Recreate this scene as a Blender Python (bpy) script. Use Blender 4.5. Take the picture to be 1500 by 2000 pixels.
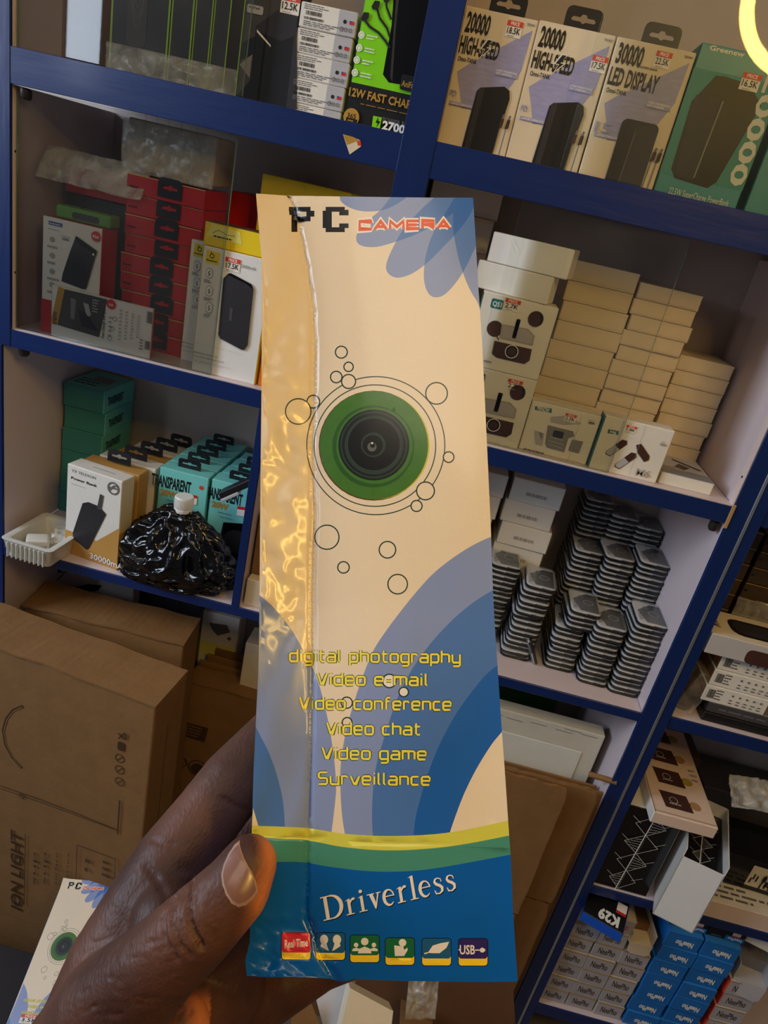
import bpy, bmesh, math, random
from mathutils import Vector as V, Matrix, noise
from mathutils.geometry import delaunay_2d_cdt
from mathutils.bvhtree import BVHTree
for _o in list(bpy.data.objects): bpy.data.objects.remove(_o)
random.seed(7)
SC = bpy.context.scene
COL = SC.collection
CZ = 1.55                       # height of the phone camera above the floor
CAM = V((0, -1.0, CZ))          # the front plane of the shelving is y = 0
YAW, PITCH, ROLL, F = .0554566, -.4073540, .2255731, 1400.0
def _axes():
    cy, sy, cp, sp, cr, sr = math.cos(YAW), math.sin(YAW), math.cos(PITCH), math.sin(PITCH), math.cos(ROLL), math.sin(ROLL)
    r, f, u = V((1, 0, 0)), V((0, cp, sp)), V((0, -sp, cp))
    r, u = cr*r+sr*u, -sr*r+cr*u
    Z = Matrix.Rotation(YAW, 3, 'Z')
    return Z@r, Z@u, Z@f
AR, AU, AF = _axes()
cd = bpy.data.cameras.new('camera'); cam = bpy.data.objects.new('camera', cd); COL.objects.link(cam)
cd.sensor_fit = 'HORIZONTAL'; cd.sensor_width = 36; cd.lens = 36*F/1500; cd.clip_start = .02
cam.matrix_world = Matrix.Translation(CAM) @ Matrix((AR, AU, -AF)).transposed().to_4x4()
SC.camera = cam
vs = SC.view_settings
SC.display_settings.display_device = 'sRGB'
vs.view_transform = 'Standard'; vs.look = 'None'; vs.exposure = 0.0; vs.gamma = 1; vs.use_curve_mapping = False
# ---------------------------------------------------------------- light
W = bpy.data.worlds.new('world'); SC.world = W; W.use_nodes = True
W.node_tree.nodes['Background'].inputs[0].default_value = (.80, .84, 1, 1)
W.node_tree.nodes['Background'].inputs[1].default_value = .085
def area(name, loc, aim, sx, sy, power, col):
    l = bpy.data.lights.new(name, 'AREA'); l.shape = 'RECTANGLE'; l.size = sx; l.size_y = sy; l.energy = power; l.color = col
    o = bpy.data.objects.new(name, l); COL.objects.link(o); o.location = loc
    o.rotation_euler = (V(aim)-V(loc)).to_track_quat('-Z', 'Y').to_euler(); return o
area('daylight_door', (-1.86, -2.3, CZ+.60), (-.4, 0, CZ+.1), .13, .9, 4, (.72, .84, 1))
area('cool_left_fill', (-2.1, -1.0, CZ+.4), (.1, .1, CZ-.1), .9, 1.1, 36, (.74, .84, 1))  # added cool fill in place of left daylight, set clear of glass reflections
area('overhead_fill', (-.2, -1.5, CZ+1.25), (0, -.4, 0), .9, .5, 4, (1, .86, .66))  # added weak warm fill from above; no such lamp is known
RING_C, RING_R, RING_POW = V((.66, -1.3, CZ+.67)), .17, 58.0
# ---------------------------------------------------------------- pixel <-> world
def ray(x, y): return AF+AR*((x-750)/F)-AU*((y-1000)/F)
def ony(x, y, Y): d = ray(x, y); return CAM+d*((Y-CAM.y)/d.y)
def onz(x, y, Z): d = ray(x, y); return CAM+d*((Z-CAM.z)/d.z)
def onx(x, y, X): d = ray(x, y); return CAM+d*((X-CAM.x)/d.x)
def atd(x, y, dep): return CAM+ray(x, y)*dep
def topx(p):
    v = V(p)-CAM; c = v.dot(AF); return 750+F*v.dot(AR)/c, 1000-F*v.dot(AU)/c
# ---------------------------------------------------------------- materials
_m = {}
def lin(c): return tuple(((x/255)/12.92 if x/255 <= .04045 else ((x/255+.055)/1.055)**2.4) for x in c)+(1,)
def mat(key, col=(200, 200, 200), rough=.5, var=.05, scale=30, bump=.0, bscale=200, metal=0, spec=.5, trans=0, alpha=1, coat=0, emit=None, es=0, stretch=None, sss=0, ior=1.45):
    if key in _m: return _m[key]
    m = bpy.data.materials.new(key); m.use_nodes = True; nt = m.node_tree; b = nt.nodes['Principled BSDF']; L = nt.links
    c = lin(col)
    tc = nt.nodes.new('ShaderNodeTexCoord'); src = tc.outputs['Object']
    if stretch:
        mp = nt.nodes.new('ShaderNodeMapping'); mp.inputs['Scale'].default_value = stretch; L.new(src, mp.inputs[0]); src = mp.outputs[0]
    if var > 0:
        n = nt.nodes.new('ShaderNodeTexNoise'); n.inputs['Scale'].default_value = scale; n.inputs['Detail'].default_value = 4; L.new(src, n.inputs['Vector'])
        mx = nt.nodes.new('ShaderNodeMix'); mx.data_type = 'RGBA'
        mx.inputs[6].default_value = tuple(max(0, x*(1-var*2)) for x in c[:3])+(1,); mx.inputs[7].default_value = tuple(min(1, x*(1+var)) for x in c[:3])+(1,)
        L.new(n.outputs[0], mx.inputs[0]); L.new(mx.outputs[2], b.inputs['Base Color'])
    else: b.inputs['Base Color'].default_value = c
    b.inputs['Roughness'].default_value = rough; b.inputs['Metallic'].default_value = metal; b.inputs['Specular IOR Level'].default_value = spec
    b.inputs['Transmission Weight'].default_value = trans; b.inputs['Alpha'].default_value = alpha; b.inputs['Coat Weight'].default_value = coat; b.inputs['Coat Roughness'].default_value = .12
    b.inputs['IOR'].default_value = ior
    if sss: b.inputs['Subsurface Weight'].default_value = sss; b.inputs['Subsurface Scale'].default_value = .006; b.inputs['Subsurface Radius'].default_value = (1, .35, .2)
    if bump:
        n2 = nt.nodes.new('ShaderNodeTexNoise'); n2.inputs['Scale'].default_value = bscale; n2.inputs['Detail'].default_value = 5; L.new(src, n2.inputs['Vector'])
        bp = nt.nodes.new('ShaderNodeBump'); bp.inputs['Strength'].default_value = bump; bp.inputs['Distance'].default_value = .002; L.new(n2.outputs[0], bp.inputs['Height']); L.new(bp.outputs[0], b.inputs['Normal'])
    if emit: b.inputs['Emission Color'].default_value = lin(emit); b.inputs['Emission Strength'].default_value = es
    _m[key] = m; return m
def ink(key, col, rough=.4, **k): return mat(key, col, rough, var=.02, scale=60, **k)
# base palette
mat('laminate', (214, 198, 200), .35, .05, 8)
mat('laminate_edge', (225, 205, 196), .5, .06, 30)
mat('raw_wood', (176, 140, 96), .7, .2, 60, stretch=(1, 1, .1))
mat('blue_paint', (13, 38, 94), .32, .12, 40, bump=.25, bscale=60, stretch=(.15, 1, 1), coat=.2)
mat('blue_paint_v', (13, 38, 94), .32, .12, 40, bump=.25, bscale=60, stretch=(1, 1, .15), coat=.2)
mat('back_board', (186, 174, 166), .6, .1, 10)
mat('metal_strip', (205, 210, 215), .25, .05, 30, metal=.9)
mat('screw', (40, 35, 32), .4, .1)
mat('kraft', (136, 98, 56), .8, .12, 25, bump=.35, bscale=90)
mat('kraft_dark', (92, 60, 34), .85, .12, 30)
mat('kraft_edge', (150, 116, 72), .9, .25, 160, stretch=(.2, 1, 1))
mat('kraft_tape', (150, 110, 66), .25, .08, 20, coat=.4)
mat('white_card', (226, 222, 212), .42, .04, 30)
mat('cream_card', (222, 206, 176), .55, .06, 25)
mat('grey_card', (188, 184, 184), .5, .05, 25)
mat('silver_card', (176, 172, 176), .4, .06, 30)
mat('white_gloss', (232, 230, 226), .22, .03, 20, coat=.3)
mat('white_plastic', (222, 220, 210), .3, .03, 20, trans=.1)
mat('black_card', (22, 22, 24), .4, .1, 30)
mat('black_gloss', (14, 14, 16), .16, .1, 20, coat=.3)
mat('black_plastic', (26, 26, 30), .35, .1, 30)
mat('charcoal', (44, 42, 46), .45, .1, 30)
mat('darkgrey', (70, 68, 70), .5, .08, 30)
mat('midgrey', (128, 126, 128), .5, .08, 30)
mat('lightgrey', (176, 176, 180), .5, .05, 30)
mat('teal_card', (98, 188, 178), .4, .06, 20)
mat('teal_deep', (60, 140, 136), .45, .06, 20)
mat('teal_top', (120, 206, 200), .38, .05, 20)
mat('aqua_box', (70, 150, 158), .35, .12, 14)
mat('green_edge', (150, 196, 40), .4, .05)
mat('lime', (128, 214, 24), .35, .06, 10)
mat('green_card', (92, 150, 40), .5, .1)
mat('gold_card', (196, 148, 78), .4, .08, 15)
mat('red_card', (190, 26, 30), .38, .08, 16)
mat('red_ink', (208, 36, 34), .45, .03)
mat('orange_red', (214, 66, 40), .45, .03)
mat('yellow_card', (236, 206, 20), .4, .05, 18)
mat('pale_yellow', (232, 224, 120), .4, .05, 18)
mat('orange_card', (236, 130, 30), .4, .05, 18)
mat('blue_card', (24, 110, 190), .36, .06, 20)
mat('blue_card2', (52, 132, 206), .36, .04, 20)
mat('royal', (20, 84, 190), .3, .05, 20)
mat('ink_black', (18, 17, 18), .45, .02)
mat('ink_grey', (104, 100, 98), .5, .02)
mat('ink_pale', (168, 160, 152), .5, .02)
mat('ink_white', (236, 236, 232), .45, .02)
mat('ink_brown', (66, 44, 26), .7, .05)
mat('ink_blue', (40, 70, 150), .45, .02)
mat('ink_gold', (206, 158, 70), .3, .05, metal=.3)
mat('lilac', (160, 158, 196), .42, .14, 70, stretch=(1, 1, 4))
mat('label_teal', (44, 110, 104), .45, .02)
mat('coffee', (74, 46, 38), .4, .2, 50)
mat('tan_dot', (176, 134, 92), .5, .05)
mat('olive_dot', (170, 150, 62), .5, .05)
mat('beige_box', (226, 200, 180), .42, .04, 12)
mat('darkbrown_box', (72, 58, 36), .4, .1, 20)
mat('foam', (206, 204, 190), .8, .06, 40, bump=.3, bscale=120)
mat('foam_light', (220, 222, 214), .7, .04, 30)
mat('case_clear', (200, 204, 208), .1, .05, 40, spec=.8, alpha=.2, coat=.5)
mat('case_black', (20, 20, 22), .22, .1, 30, coat=.4)
mat('case_card', (206, 204, 202), .4, .1, 60)
mat('price_white', (238, 232, 222), .5, .03)
mat('glass_edge', (140, 190, 170), .15, .02, 20, trans=.3)
_g = mat('glass', (235, 245, 240), .0, 0, trans=0)
def _glass():
    m = _m['glass']; nt = m.node_tree; nt.nodes.clear(); o = nt.nodes.new('ShaderNodeOutputMaterial')
    t = nt.nodes.new('ShaderNodeBsdfTransparent'); t.inputs[0].default_value = (.985, .995, .985, 1)
    g = nt.nodes.new('ShaderNodeBsdfGlossy'); g.inputs['Roughness'].default_value = .015
    f = nt.nodes.new('ShaderNodeFresnel'); f.inputs[0].default_value = 1.38
    d = nt.nodes.new('ShaderNodeBsdfDiffuse'); d.inputs[0].default_value = (.72, .72, .68, 1)
    n = nt.nodes.new('ShaderNodeTexNoise'); n.inputs['Scale'].default_value = 5; n.inputs['Detail'].default_value = 8
    r = nt.nodes.new('ShaderNodeMapRange'); r.inputs[1].default_value = .4; r.inputs[2].default_value = .8; r.inputs[3].default_value = .0; r.inputs[4].default_value = .035
    a = nt.nodes.new('ShaderNodeMixShader'); b = nt.nodes.new('ShaderNodeMixShader'); L = nt.links
    tc = nt.nodes.new('ShaderNodeTexCoord'); L.new(tc.outputs['Object'], n.inputs[0])
    L.new(n.outputs[0], r.inputs[0]); L.new(r.outputs[0], a.inputs[0]); L.new(t.outputs[0], a.inputs[1]); L.new(d.outputs[0], a.inputs[2])
    L.new(f.outputs[0], b.inputs[0]); L.new(a.outputs[0], b.inputs[1]); L.new(g.outputs[0], b.inputs[2]); L.new(b.outputs[0], o.inputs[0])
_glass()
def film_mat(key, tint, amt, rough=.12):
    mat(key); m = _m[key]; nt = m.node_tree; nt.nodes.clear(); o = nt.nodes.new('ShaderNodeOutputMaterial'); L = nt.links
    t = nt.nodes.new('ShaderNodeBsdfTransparent'); g = nt.nodes.new('ShaderNodeBsdfPrincipled')
    g.inputs['Base Color'].default_value = lin(tint); g.inputs['Roughness'].default_value = rough; g.inputs['Specular IOR Level'].default_value = .9
    n = nt.nodes.new('ShaderNodeTexNoise'); n.inputs['Scale'].default_value = 18; n.inputs['Detail'].default_value = 6; n.inputs['Distortion'].default_value = 2
    tc = nt.nodes.new('ShaderNodeTexCoord'); L.new(tc.outputs['Object'], n.inputs[0])
    r = nt.nodes.new('ShaderNodeMapRange'); r.inputs[1].default_value = .35; r.inputs[2].default_value = .75; r.inputs[3].default_value = amt*.5; r.inputs[4].default_value = amt*1.8
    bp = nt.nodes.new('ShaderNodeBump'); bp.inputs['Strength'].default_value = .9; bp.inputs['Distance'].default_value = .004
    L.new(n.outputs[0], bp.inputs['Height']); L.new(bp.outputs[0], g.inputs['Normal'])
    x = nt.nodes.new('ShaderNodeMixShader'); L.new(n.outputs[0], r.inputs[0]); L.new(r.outputs[0], x.inputs[0]); L.new(t.outputs[0], x.inputs[1]); L.new(g.outputs[0], x.inputs[2]); L.new(x.outputs[0], o.inputs[0])
film_mat('film', (226, 222, 212), .22)
film_mat('film_dense', (226, 224, 214), .34, .12)
# ---------------------------------------------------------------- mesh builder
_txt = {}
def text_mesh(s, bold=0.0):
    """glyph outlines of a string as (verts, faces) scaled into the unit square"""
    k = (s, bold)
    if k in _txt: return _txt[k]
    c = bpy.data.curves.new('t', 'FONT'); c.body = s; c.resolution_u = 2; c.offset = bold; c.fill_mode = 'FRONT'
    o = bpy.data.objects.new('t', c); me = bpy.data.meshes.new_from_object(o)
    vs_ = [tuple(v.co[:2]) for v in me.vertices]; fs = [tuple(p.vertices) for p in me.polygons]
    bpy.data.objects.remove(o); bpy.data.meshes.remove(me); bpy.data.curves.remove(c)
    x0 = min(v[0] for v in vs_); x1 = max(v[0] for v in vs_); y0 = min(v[1] for v in vs_); y1 = max(v[1] for v in vs_)
    _txt[k] = ([((x-x0)/max(x1-x0, 1e-6), (y-y0)/max(y1-y0, 1e-6)) for x, y in vs_], fs); return _txt[k]
def stroke_quads(pts, w):
    """quads (2-D) following a polyline; w is a number or one width per point"""
    n = len(pts); ws = w if isinstance(w, (list, tuple)) else [w]*n; out = []; L = []; R = []
    for i in range(n):
        a = pts[max(0, i-1)]; b = pts[min(n-1, i+1)]; dx, dy = b[0]-a[0], b[1]-a[1]; l = math.hypot(dx, dy) or 1
        k = 1.0
        if 0 < i < n-1:
            e, f = pts[i], pts[i-1]; l1 = math.hypot(e[0]-f[0], e[1]-f[1]) or 1; c = ((e[0]-f[0])*dx+(e[1]-f[1])*dy)/(l1*l); k = 1/max(c, .6)
        nx, ny = -dy/l*ws[i]/2*k, dx/l*ws[i]/2*k; L.append((pts[i][0]+nx, pts[i][1]+ny)); R.append((pts[i][0]-nx, pts[i][1]-ny))
    for i in range(n-1): out.append([R[i], R[i+1], L[i+1], L[i]])
    return out
def circ(x, y, r, n=20, ry=None): return [(x+r*math.cos(2*math.pi*i/n), y+(ry or r)*math.sin(2*math.pi*i/n)) for i in range(n)]
class MB:
    def __init__(s): s.v = []; s.f = []; s.m = []; s.mats = []
    def mi(s, k):
        if k not in s.mats: s.mats.append(k)
        return s.mats.index(k)
    def add(s, vs_, fs, k):
        b = len(s.v); s.v += [tuple(v) for v in vs_]; i = s.mi(k)
        for f in fs: s.f.append(tuple(b+x for x in f)); s.m.append(i)
    def bm(s, bm, k, mx=None, matmap=None):
        b = len(s.v); i = s.mi(k); bm.verts.index_update()
        for v in bm.verts: s.v.append(tuple((mx@v.co) if mx else v.co))
        for f in bm.faces: s.f.append(tuple(b+v.index for v in f.verts)); s.m.append(i if not matmap else s.mi(matmap(f)))
        bm.free()
    def box(s, x0, x1, y0, y1, z0, z1, k, bev=.0, seg=1, mx=None):
        """k: one material or dict front/right/back/left/top/bottom"""
        bm = bmesh.new(); bmesh.ops.create_cube(bm, size=1)
        for v in bm.verts: v.co = V((x0+(v.co.x+.5)*(x1-x0), y0+(v.co.y+.5)*(y1-y0), z0+(v.co.z+.5)*(z1-z0)))
        if bev: bmesh.ops.bevel(bm, geom=bm.edges[:], offset=bev, segments=seg, affect='EDGES', profile=.5)
        bm.normal_update(); mm = None
        if isinstance(k, dict):
            kk = k; k = kk['front']
            def mm(f):
                n = f.normal; a = max(range(3), key=lambda i: abs(n[i])); nm = (('left', 'right'), ('front', 'back'), ('bottom', 'top'))[a][n[a] > 0]; return kk.get(nm, kk['front'])
        s.bm(bm, k, mx, mm)
    def tube(s, pts, r, k, n=8, cap=True):
        pts = [V(p) for p in pts]; rs = r if isinstance(r, (list, tuple)) else [r]*len(pts); vs_ = []; fs = []
        up = V((0, 0, 1))
        for i, p in enumerate(pts):
            t = (pts[min(i+1, len(pts)-1)]-pts[max(i-1, 0)]).normalized(); a = t.cross(up)
            if a.length < .05: a = t.cross(V((1, 0, 0)))
            a.normalize(); b = t.cross(a)
            for j in range(n): q = 2*math.pi*j/n; vs_.append(p+(a*math.cos(q)+b*math.sin(q))*rs[i])
        for i in range(len(pts)-1):
            for j in range(n): fs.append((i*n+j, i*n+(j+1) % n, (i+1)*n+(j+1) % n, (i+1)*n+j))
        if cap: fs.append(tuple(range(n))); fs.append(tuple((len(pts)-1)*n+j for j in range(n))[::-1])
        s.add(vs_, fs, k)
    def lathe(s, prof, c, k, n=24):
        vs_ = []; fs = []
        for r, z in prof:
            for j in range(n): q = 2*math.pi*j/n; vs_.append((c[0]+r*math.cos(q), c[1]+r*math.sin(q), c[2]+z))
        for i in range(len(prof)-1):
            for j in range(n): fs.append((i*n+j, i*n+(j+1) % n, (i+1)*n+(j+1) % n, (i+1)*n+j))
        fs.append(tuple(range(n))[::-1]); fs.append(tuple((len(prof)-1)*n+j for j in range(n))); s.add(vs_, fs, k)
    def prism(s, poly, t0, t1, k, o=V((0, 0, 0)), ux=V((1, 0, 0)), uy=V((0, 0, 1)), n=V((0, -1, 0)), bev=0):
        """polygon (2-D) extruded along n from t0 to t1"""
        bm = bmesh.new(); f = bm.faces.new([bm.verts.new(o+ux*a+uy*b+n*t0) for a, b in poly])
        r = bmesh.ops.extrude_face_region(bm, geom=[f]); vv = [g for g in r['geom'] if isinstance(g, bmesh.types.BMVert)]
        for v in vv: v.co += n*(t1-t0)
        if bev:
            ed = [e for e in bm.edges if all(v in vv for v in e.verts)]; bmesh.ops.bevel(bm, geom=ed, offset=bev, segments=2, affect='EDGES')
        bmesh.ops.recalc_face_normals(bm, faces=bm.faces[:]); s.bm(bm, k)
    def decal(s, o, ux, uy, n, items, lift=.00035):
        """printed artwork lying on a flat face; ux, uy span the face, items in fractions of it"""
        o, ux, uy, n = V(o), V(ux), V(uy), V(n); lw, lh = ux.length, uy.length; asp = lw/lh
        def P(a, b, k): return o+ux*a+uy*b+n*(lift*(1+k*.35))
        for k, it in enumerate(items):
            t, m = it[0], it[1]; q = []
            if t == 'r': u0, v0, u1, v1 = it[2:6]; s.add([P(u0, v0, k), P(u1, v0, k), P(u1, v1, k), P(u0, v1, k)], [(0, 1, 2, 3)], m)
            elif t == 'p': s.add([P(a, b, k) for a, b in it[2]], [tuple(range(len(it[2])))], m)
            elif t == 'rr':
                u0, v0, u1, v1, r = it[2:7]; pts = []; ry = r*asp
                for cx, cy, a0 in ((u1-r, v1-ry, 0), (u0+r, v1-ry, 90), (u0+r, v0+ry, 180), (u1-r, v0+ry, 270)):
                    for a in (0, 30, 60, 90): pts.append((cx+r*math.cos(math.radians(a0+a)), cy+ry*math.sin(math.radians(a0+a))))
                s.add([P(a, b, k) for a, b in pts], [tuple(range(len(pts)))], m)
            elif t == 't':
                st, u0, v0, u1, v1 = it[2:7]; bold = it[7] if len(it) > 7 else 0; flip = it[8] if len(it) > 8 else 0
                vv, ff = text_mesh(st, bold)
                if flip == 1: vv = [(1-a, 1-b) for a, b in vv]
                if flip == 2: vv = [(1-b, a) for a, b in vv]      # reads upwards
                if flip == 3: vv = [(b, 1-a) for a, b in vv]      # reads downwards
                s.add([P(u0+(u1-u0)*a, v0+(v1-v0)*b, k) for a, b in vv], ff, m)
            elif t == 'c': u, v, r = it[2:5]; c = circ(u, v, r, 20, r*asp); s.add([P(a, b, k) for a, b in c], [tuple(range(20))], m)
            elif t == 'o':
                u, v, r, w = it[2:6]; a = circ(u, v, r, 24, r*asp); b = circ(u, v, r-w, 24, (r-w)*asp)
                s.add([P(x, y, k) for x, y in a+b], [(i, (i+1) % 24, 24+(i+1) % 24, 24+i) for i in range(24)], m)
            elif t == 's':
                pts = [(a*lw, b*lh) for a, b in it[2]]
                for qd in stroke_quads(pts, it[3]*lw): s.add([P(a/lw, b/lh, k) for a, b in qd], [(0, 1, 2, 3)], m)
            elif t == 'l':
                u0, v0, u1, v1, nn = it[2:7]; h = (v1-v0)/nn; rg = random.Random(int((u0+v0*7)*1e4)+nn)
                for i in range(nn):
                    y = v1-(i+.75)*h; x = u0
                    xe = u0+(u1-u0)*rg.uniform(.6, 1)
                    while x < xe:
                        wd = (u1-u0)*rg.uniform(.06, .2); x2 = min(x+wd, xe); s.add([P(x, y, k), P(x2, y, k), P(x2, y+h*.42, k), P(x, y+h*.42, k)], [(0, 1, 2, 3)], m); x = x2+(u1-u0)*.03
            elif t == 'bar':
                u0, v0, u1, v1 = it[2:6]; x = u0; rg = random.Random(3)
                while x < u1: wd = rg.uniform(.02, .06)*(u1-u0); s.add([P(x, v0, k), P(min(x+wd, u1), v0, k), P(min(x+wd, u1), v1, k), P(x, v1, k)], [(0, 1, 2, 3)], m); x += wd+rg.uniform(.02, .05)*(u1-u0)
    def build(s, name, parent=None, loc=None, rz=0, smooth=False, mx=None):
        me = bpy.data.meshes.new(name); me.from_pydata(s.v, [], s.f)
        for k in s.mats: me.materials.append(_m[k])
        me.polygons.foreach_set('material_index', s.m)
        if smooth is True: me.polygons.foreach_set('use_smooth', [True]*len(me.polygons))
        me.update(); o = bpy.data.objects.new(name, me); COL.objects.link(o)
        if smooth == 'auto': me.polygons.foreach_set('use_smooth', [True]*len(me.polygons)); sharp(me)
        if parent: o.parent = parent
        if mx is not None: o.matrix_world = mx
        elif loc is not None: o.location = loc; o.rotation_euler = (0, 0, rz)
        return o
def sharp(me, ang=35):
    bm = bmesh.new(); bm.from_mesh(me); bmesh.ops.remove_doubles(bm, verts=bm.verts[:], dist=1e-6)
    for e in bm.edges: e.smooth = not (len(e.link_faces) != 2 or e.calc_face_angle(0) > math.radians(ang))
    bm.to_mesh(me); bm.free()
def tag(o, label=None, cat=None, group=None, kind=None):
    if label: o['label'] = label
    if cat: o['category'] = cat
    if group: o['group'] = group
    if kind: o['kind'] = kind
    return o
def empty(name, loc, rz=0, label=None, cat=None, group=None):
    o = bpy.data.objects.new(name, None); o.empty_display_size = .02; COL.objects.link(o); o.location = loc; o.rotation_euler = (0, 0, rz); return tag(o, label, cat, group)
def dup(root, loc, rz=None, label=None, group=None):
    def cp(o, par):
        c = o.copy(); COL.objects.link(c); c.parent = par
        for ch in o.children: cp(ch, c)
        return c
    r = cp(root, None); r.location = loc
    if rz is not None: r.rotation_euler = (0, 0, rz)
    if label: r['label'] = label
    if group: r['group'] = group
    return r
ORD = ['topmost', 'second', 'third', 'fourth', 'fifth', 'sixth', 'seventh', 'eighth', 'ninth', 'tenth', 'eleventh', 'twelfth', 'thirteenth', 'fourteenth', 'fifteenth', 'sixteenth', 'seventeenth', 'eighteenth', 'nineteenth', 'twentieth']+['twenty-'+q for q in ('first', 'second', 'third', 'fourth', 'fifth', 'sixth', 'seventh', 'eighth', 'ninth')]+['thirtieth']
def nth(i, n):
    if i == n-1: return 'lowest'
    return 'topmost' if i == 0 else ORD[i]+' from top'
def faces_of(w, d, h):
    return {'front': ((0, 0, 0), (w, 0, 0), (0, 0, h), (0, -1, 0)), 'back': ((w, d, 0), (-w, 0, 0), (0, 0, h), (0, 1, 0)), 'right': ((w, 0, 0), (0, d, 0), (0, 0, h), (1, 0, 0)),
            'left': ((0, d, 0), (0, -d, 0), (0, 0, h), (-1, 0, 0)), 'top': ((0, 0, h), (w, 0, 0), (0, d, 0), (0, 0, 1))}
def carton_mb(w, d, h, k, art=None, bev=.0012):
    mb = MB(); mb.box(0, w, 0, d, 0, h, k, bev); F_ = faces_of(w, d, h)
    for fc, items in (art or {}).items(): mb.decal(*F_[fc], items)
    return mb
def fit(bl, br, tl, zb):
    """base corners on the plane z=zb and a top corner, all in photograph pixels -> corner, turn, width, height"""
    A = onz(*bl, zb); B = onz(*br, zb); rz = math.atan2(B.y-A.y, B.x-A.x); w = (B-A).length
    return A, rz, w, hgt(A, tl)
def hgt(A, tl):
    d = ray(*tl); n = V((A.x-CAM.x, A.y-CAM.y, 0)); t = n.dot(n)/n.dot(V((d.x, d.y, 0))); return CAM.z+d.z*t-A.z
def price(parent, w, h, u, v, pw, ph, txt, y=-.0008, name='price_sticker'):
    """white sticker with a red PRICE header on the front face of a box"""
    mb = MB(); mb.box(u*w, u*w+pw, y, y+.0006, v*h, v*h+ph, 'price_white')
    mb.decal((u*w, y, v*h), (pw, 0, 0), (0, 0, ph), (0, -1, 0), [('r', 'orange_red', 0, .66, 1, 1), ('t', 'ink_white', 'PRICE', .22, .72, .78, .94, .02), ('t', 'ink_black', txt, .08, .2, .92, .6, .01), ('l', 'ink_pale', .15, .03, .85, .14, 1)])
    o = mb.build(name, parent); o['label'] = 'white sticker with a red price header'; return o
def hang_tab(parent, w, h, d, u=.5, tw=.045, th=.028, name='hang_tab', up=True, y=None, k='black_plastic'):
    """black hanger with the sombrero-shaped slot, standing on the top edge"""
    n = 6; out = [(0, 0), (tw, 0)]
    r = th*.28
    for cx, a0 in ((tw-r, 0), (r, 90)):
        for a in (0, 30, 60, 90): out.append((cx+r*math.cos(math.radians(a0+a)), th-r+r*math.sin(math.radians(a0+a))))
    hole = [(.2, .42), (.42, .42), (.5, .34), (.58, .42), (.8, .42), (.84, .5), (.78, .6), (.6, .6), (.55, .72), (.45, .72), (.4, .6), (.22, .6), (.16, .5)]
    hole = [(a*tw, b*th) for a, b in hole]
    nv = len(out); r_ = delaunay_2d_cdt([V(p) for p in out+hole], [], [list(range(nv)), list(range(nv, nv+len(hole)))], 0, 1e-7)
    bm = bmesh.new(); vv = [bm.verts.new((p[0], 0, p[1])) for p in r_[0]]
    for f, of in zip(r_[2], r_[5]):
        if 1 in of or 0 not in of: continue
        try: bm.faces.new([vv[i] for i in f])
        except ValueError: pass
    g = bmesh.ops.extrude_face_region(bm, geom=bm.faces[:])
    for x in g['geom']:
        if isinstance(x, bmesh.types.BMVert): x.co.y += .0012
    bmesh.ops.recalc_face_normals(bm, faces=bm.faces[:])
    mb = MB(); y = d*.5 if y is None else y
    mx = Matrix.Translation((u*w-tw/2, y, h)) if up else Matrix.Translation((u*w-tw/2, y, h)) @ Matrix.Rotation(math.radians(-78), 4, 'X')
    mb.bm(bm, k, mx); return mb.build(name, parent)
# ---------------------------------------------------------------- room
def struct(name, x0, x1, y0, y1, z0, z1, k):
    mb = MB(); mb.box(x0, x1, y0, y1, z0, z1, k); return tag(mb.build(name), kind='structure')
mat('floor_tile', (120, 108, 96), .4, .2, 6, bump=.1); mat('wall_paint', (186, 176, 164), .7, .06, 6); mat('ceiling_paint', (216, 210, 200), .8, .04, 6)
struct('floor', -2.6, 2.4, -3.2, .34, -.05, 0, 'floor_tile')
struct('wall_back', -2.6, 2.4, .34, .42, 0, 2.95, 'wall_paint')
struct('ceiling', -2.6, 2.4, -3.2, .42, 2.95, 3.0, 'ceiling_paint')
Z1, Z2, Z3, Z4, Z5 = CZ+.073, CZ-.292, CZ-.664, CZ-1.05, CZ-1.395
DEP = .285
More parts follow.
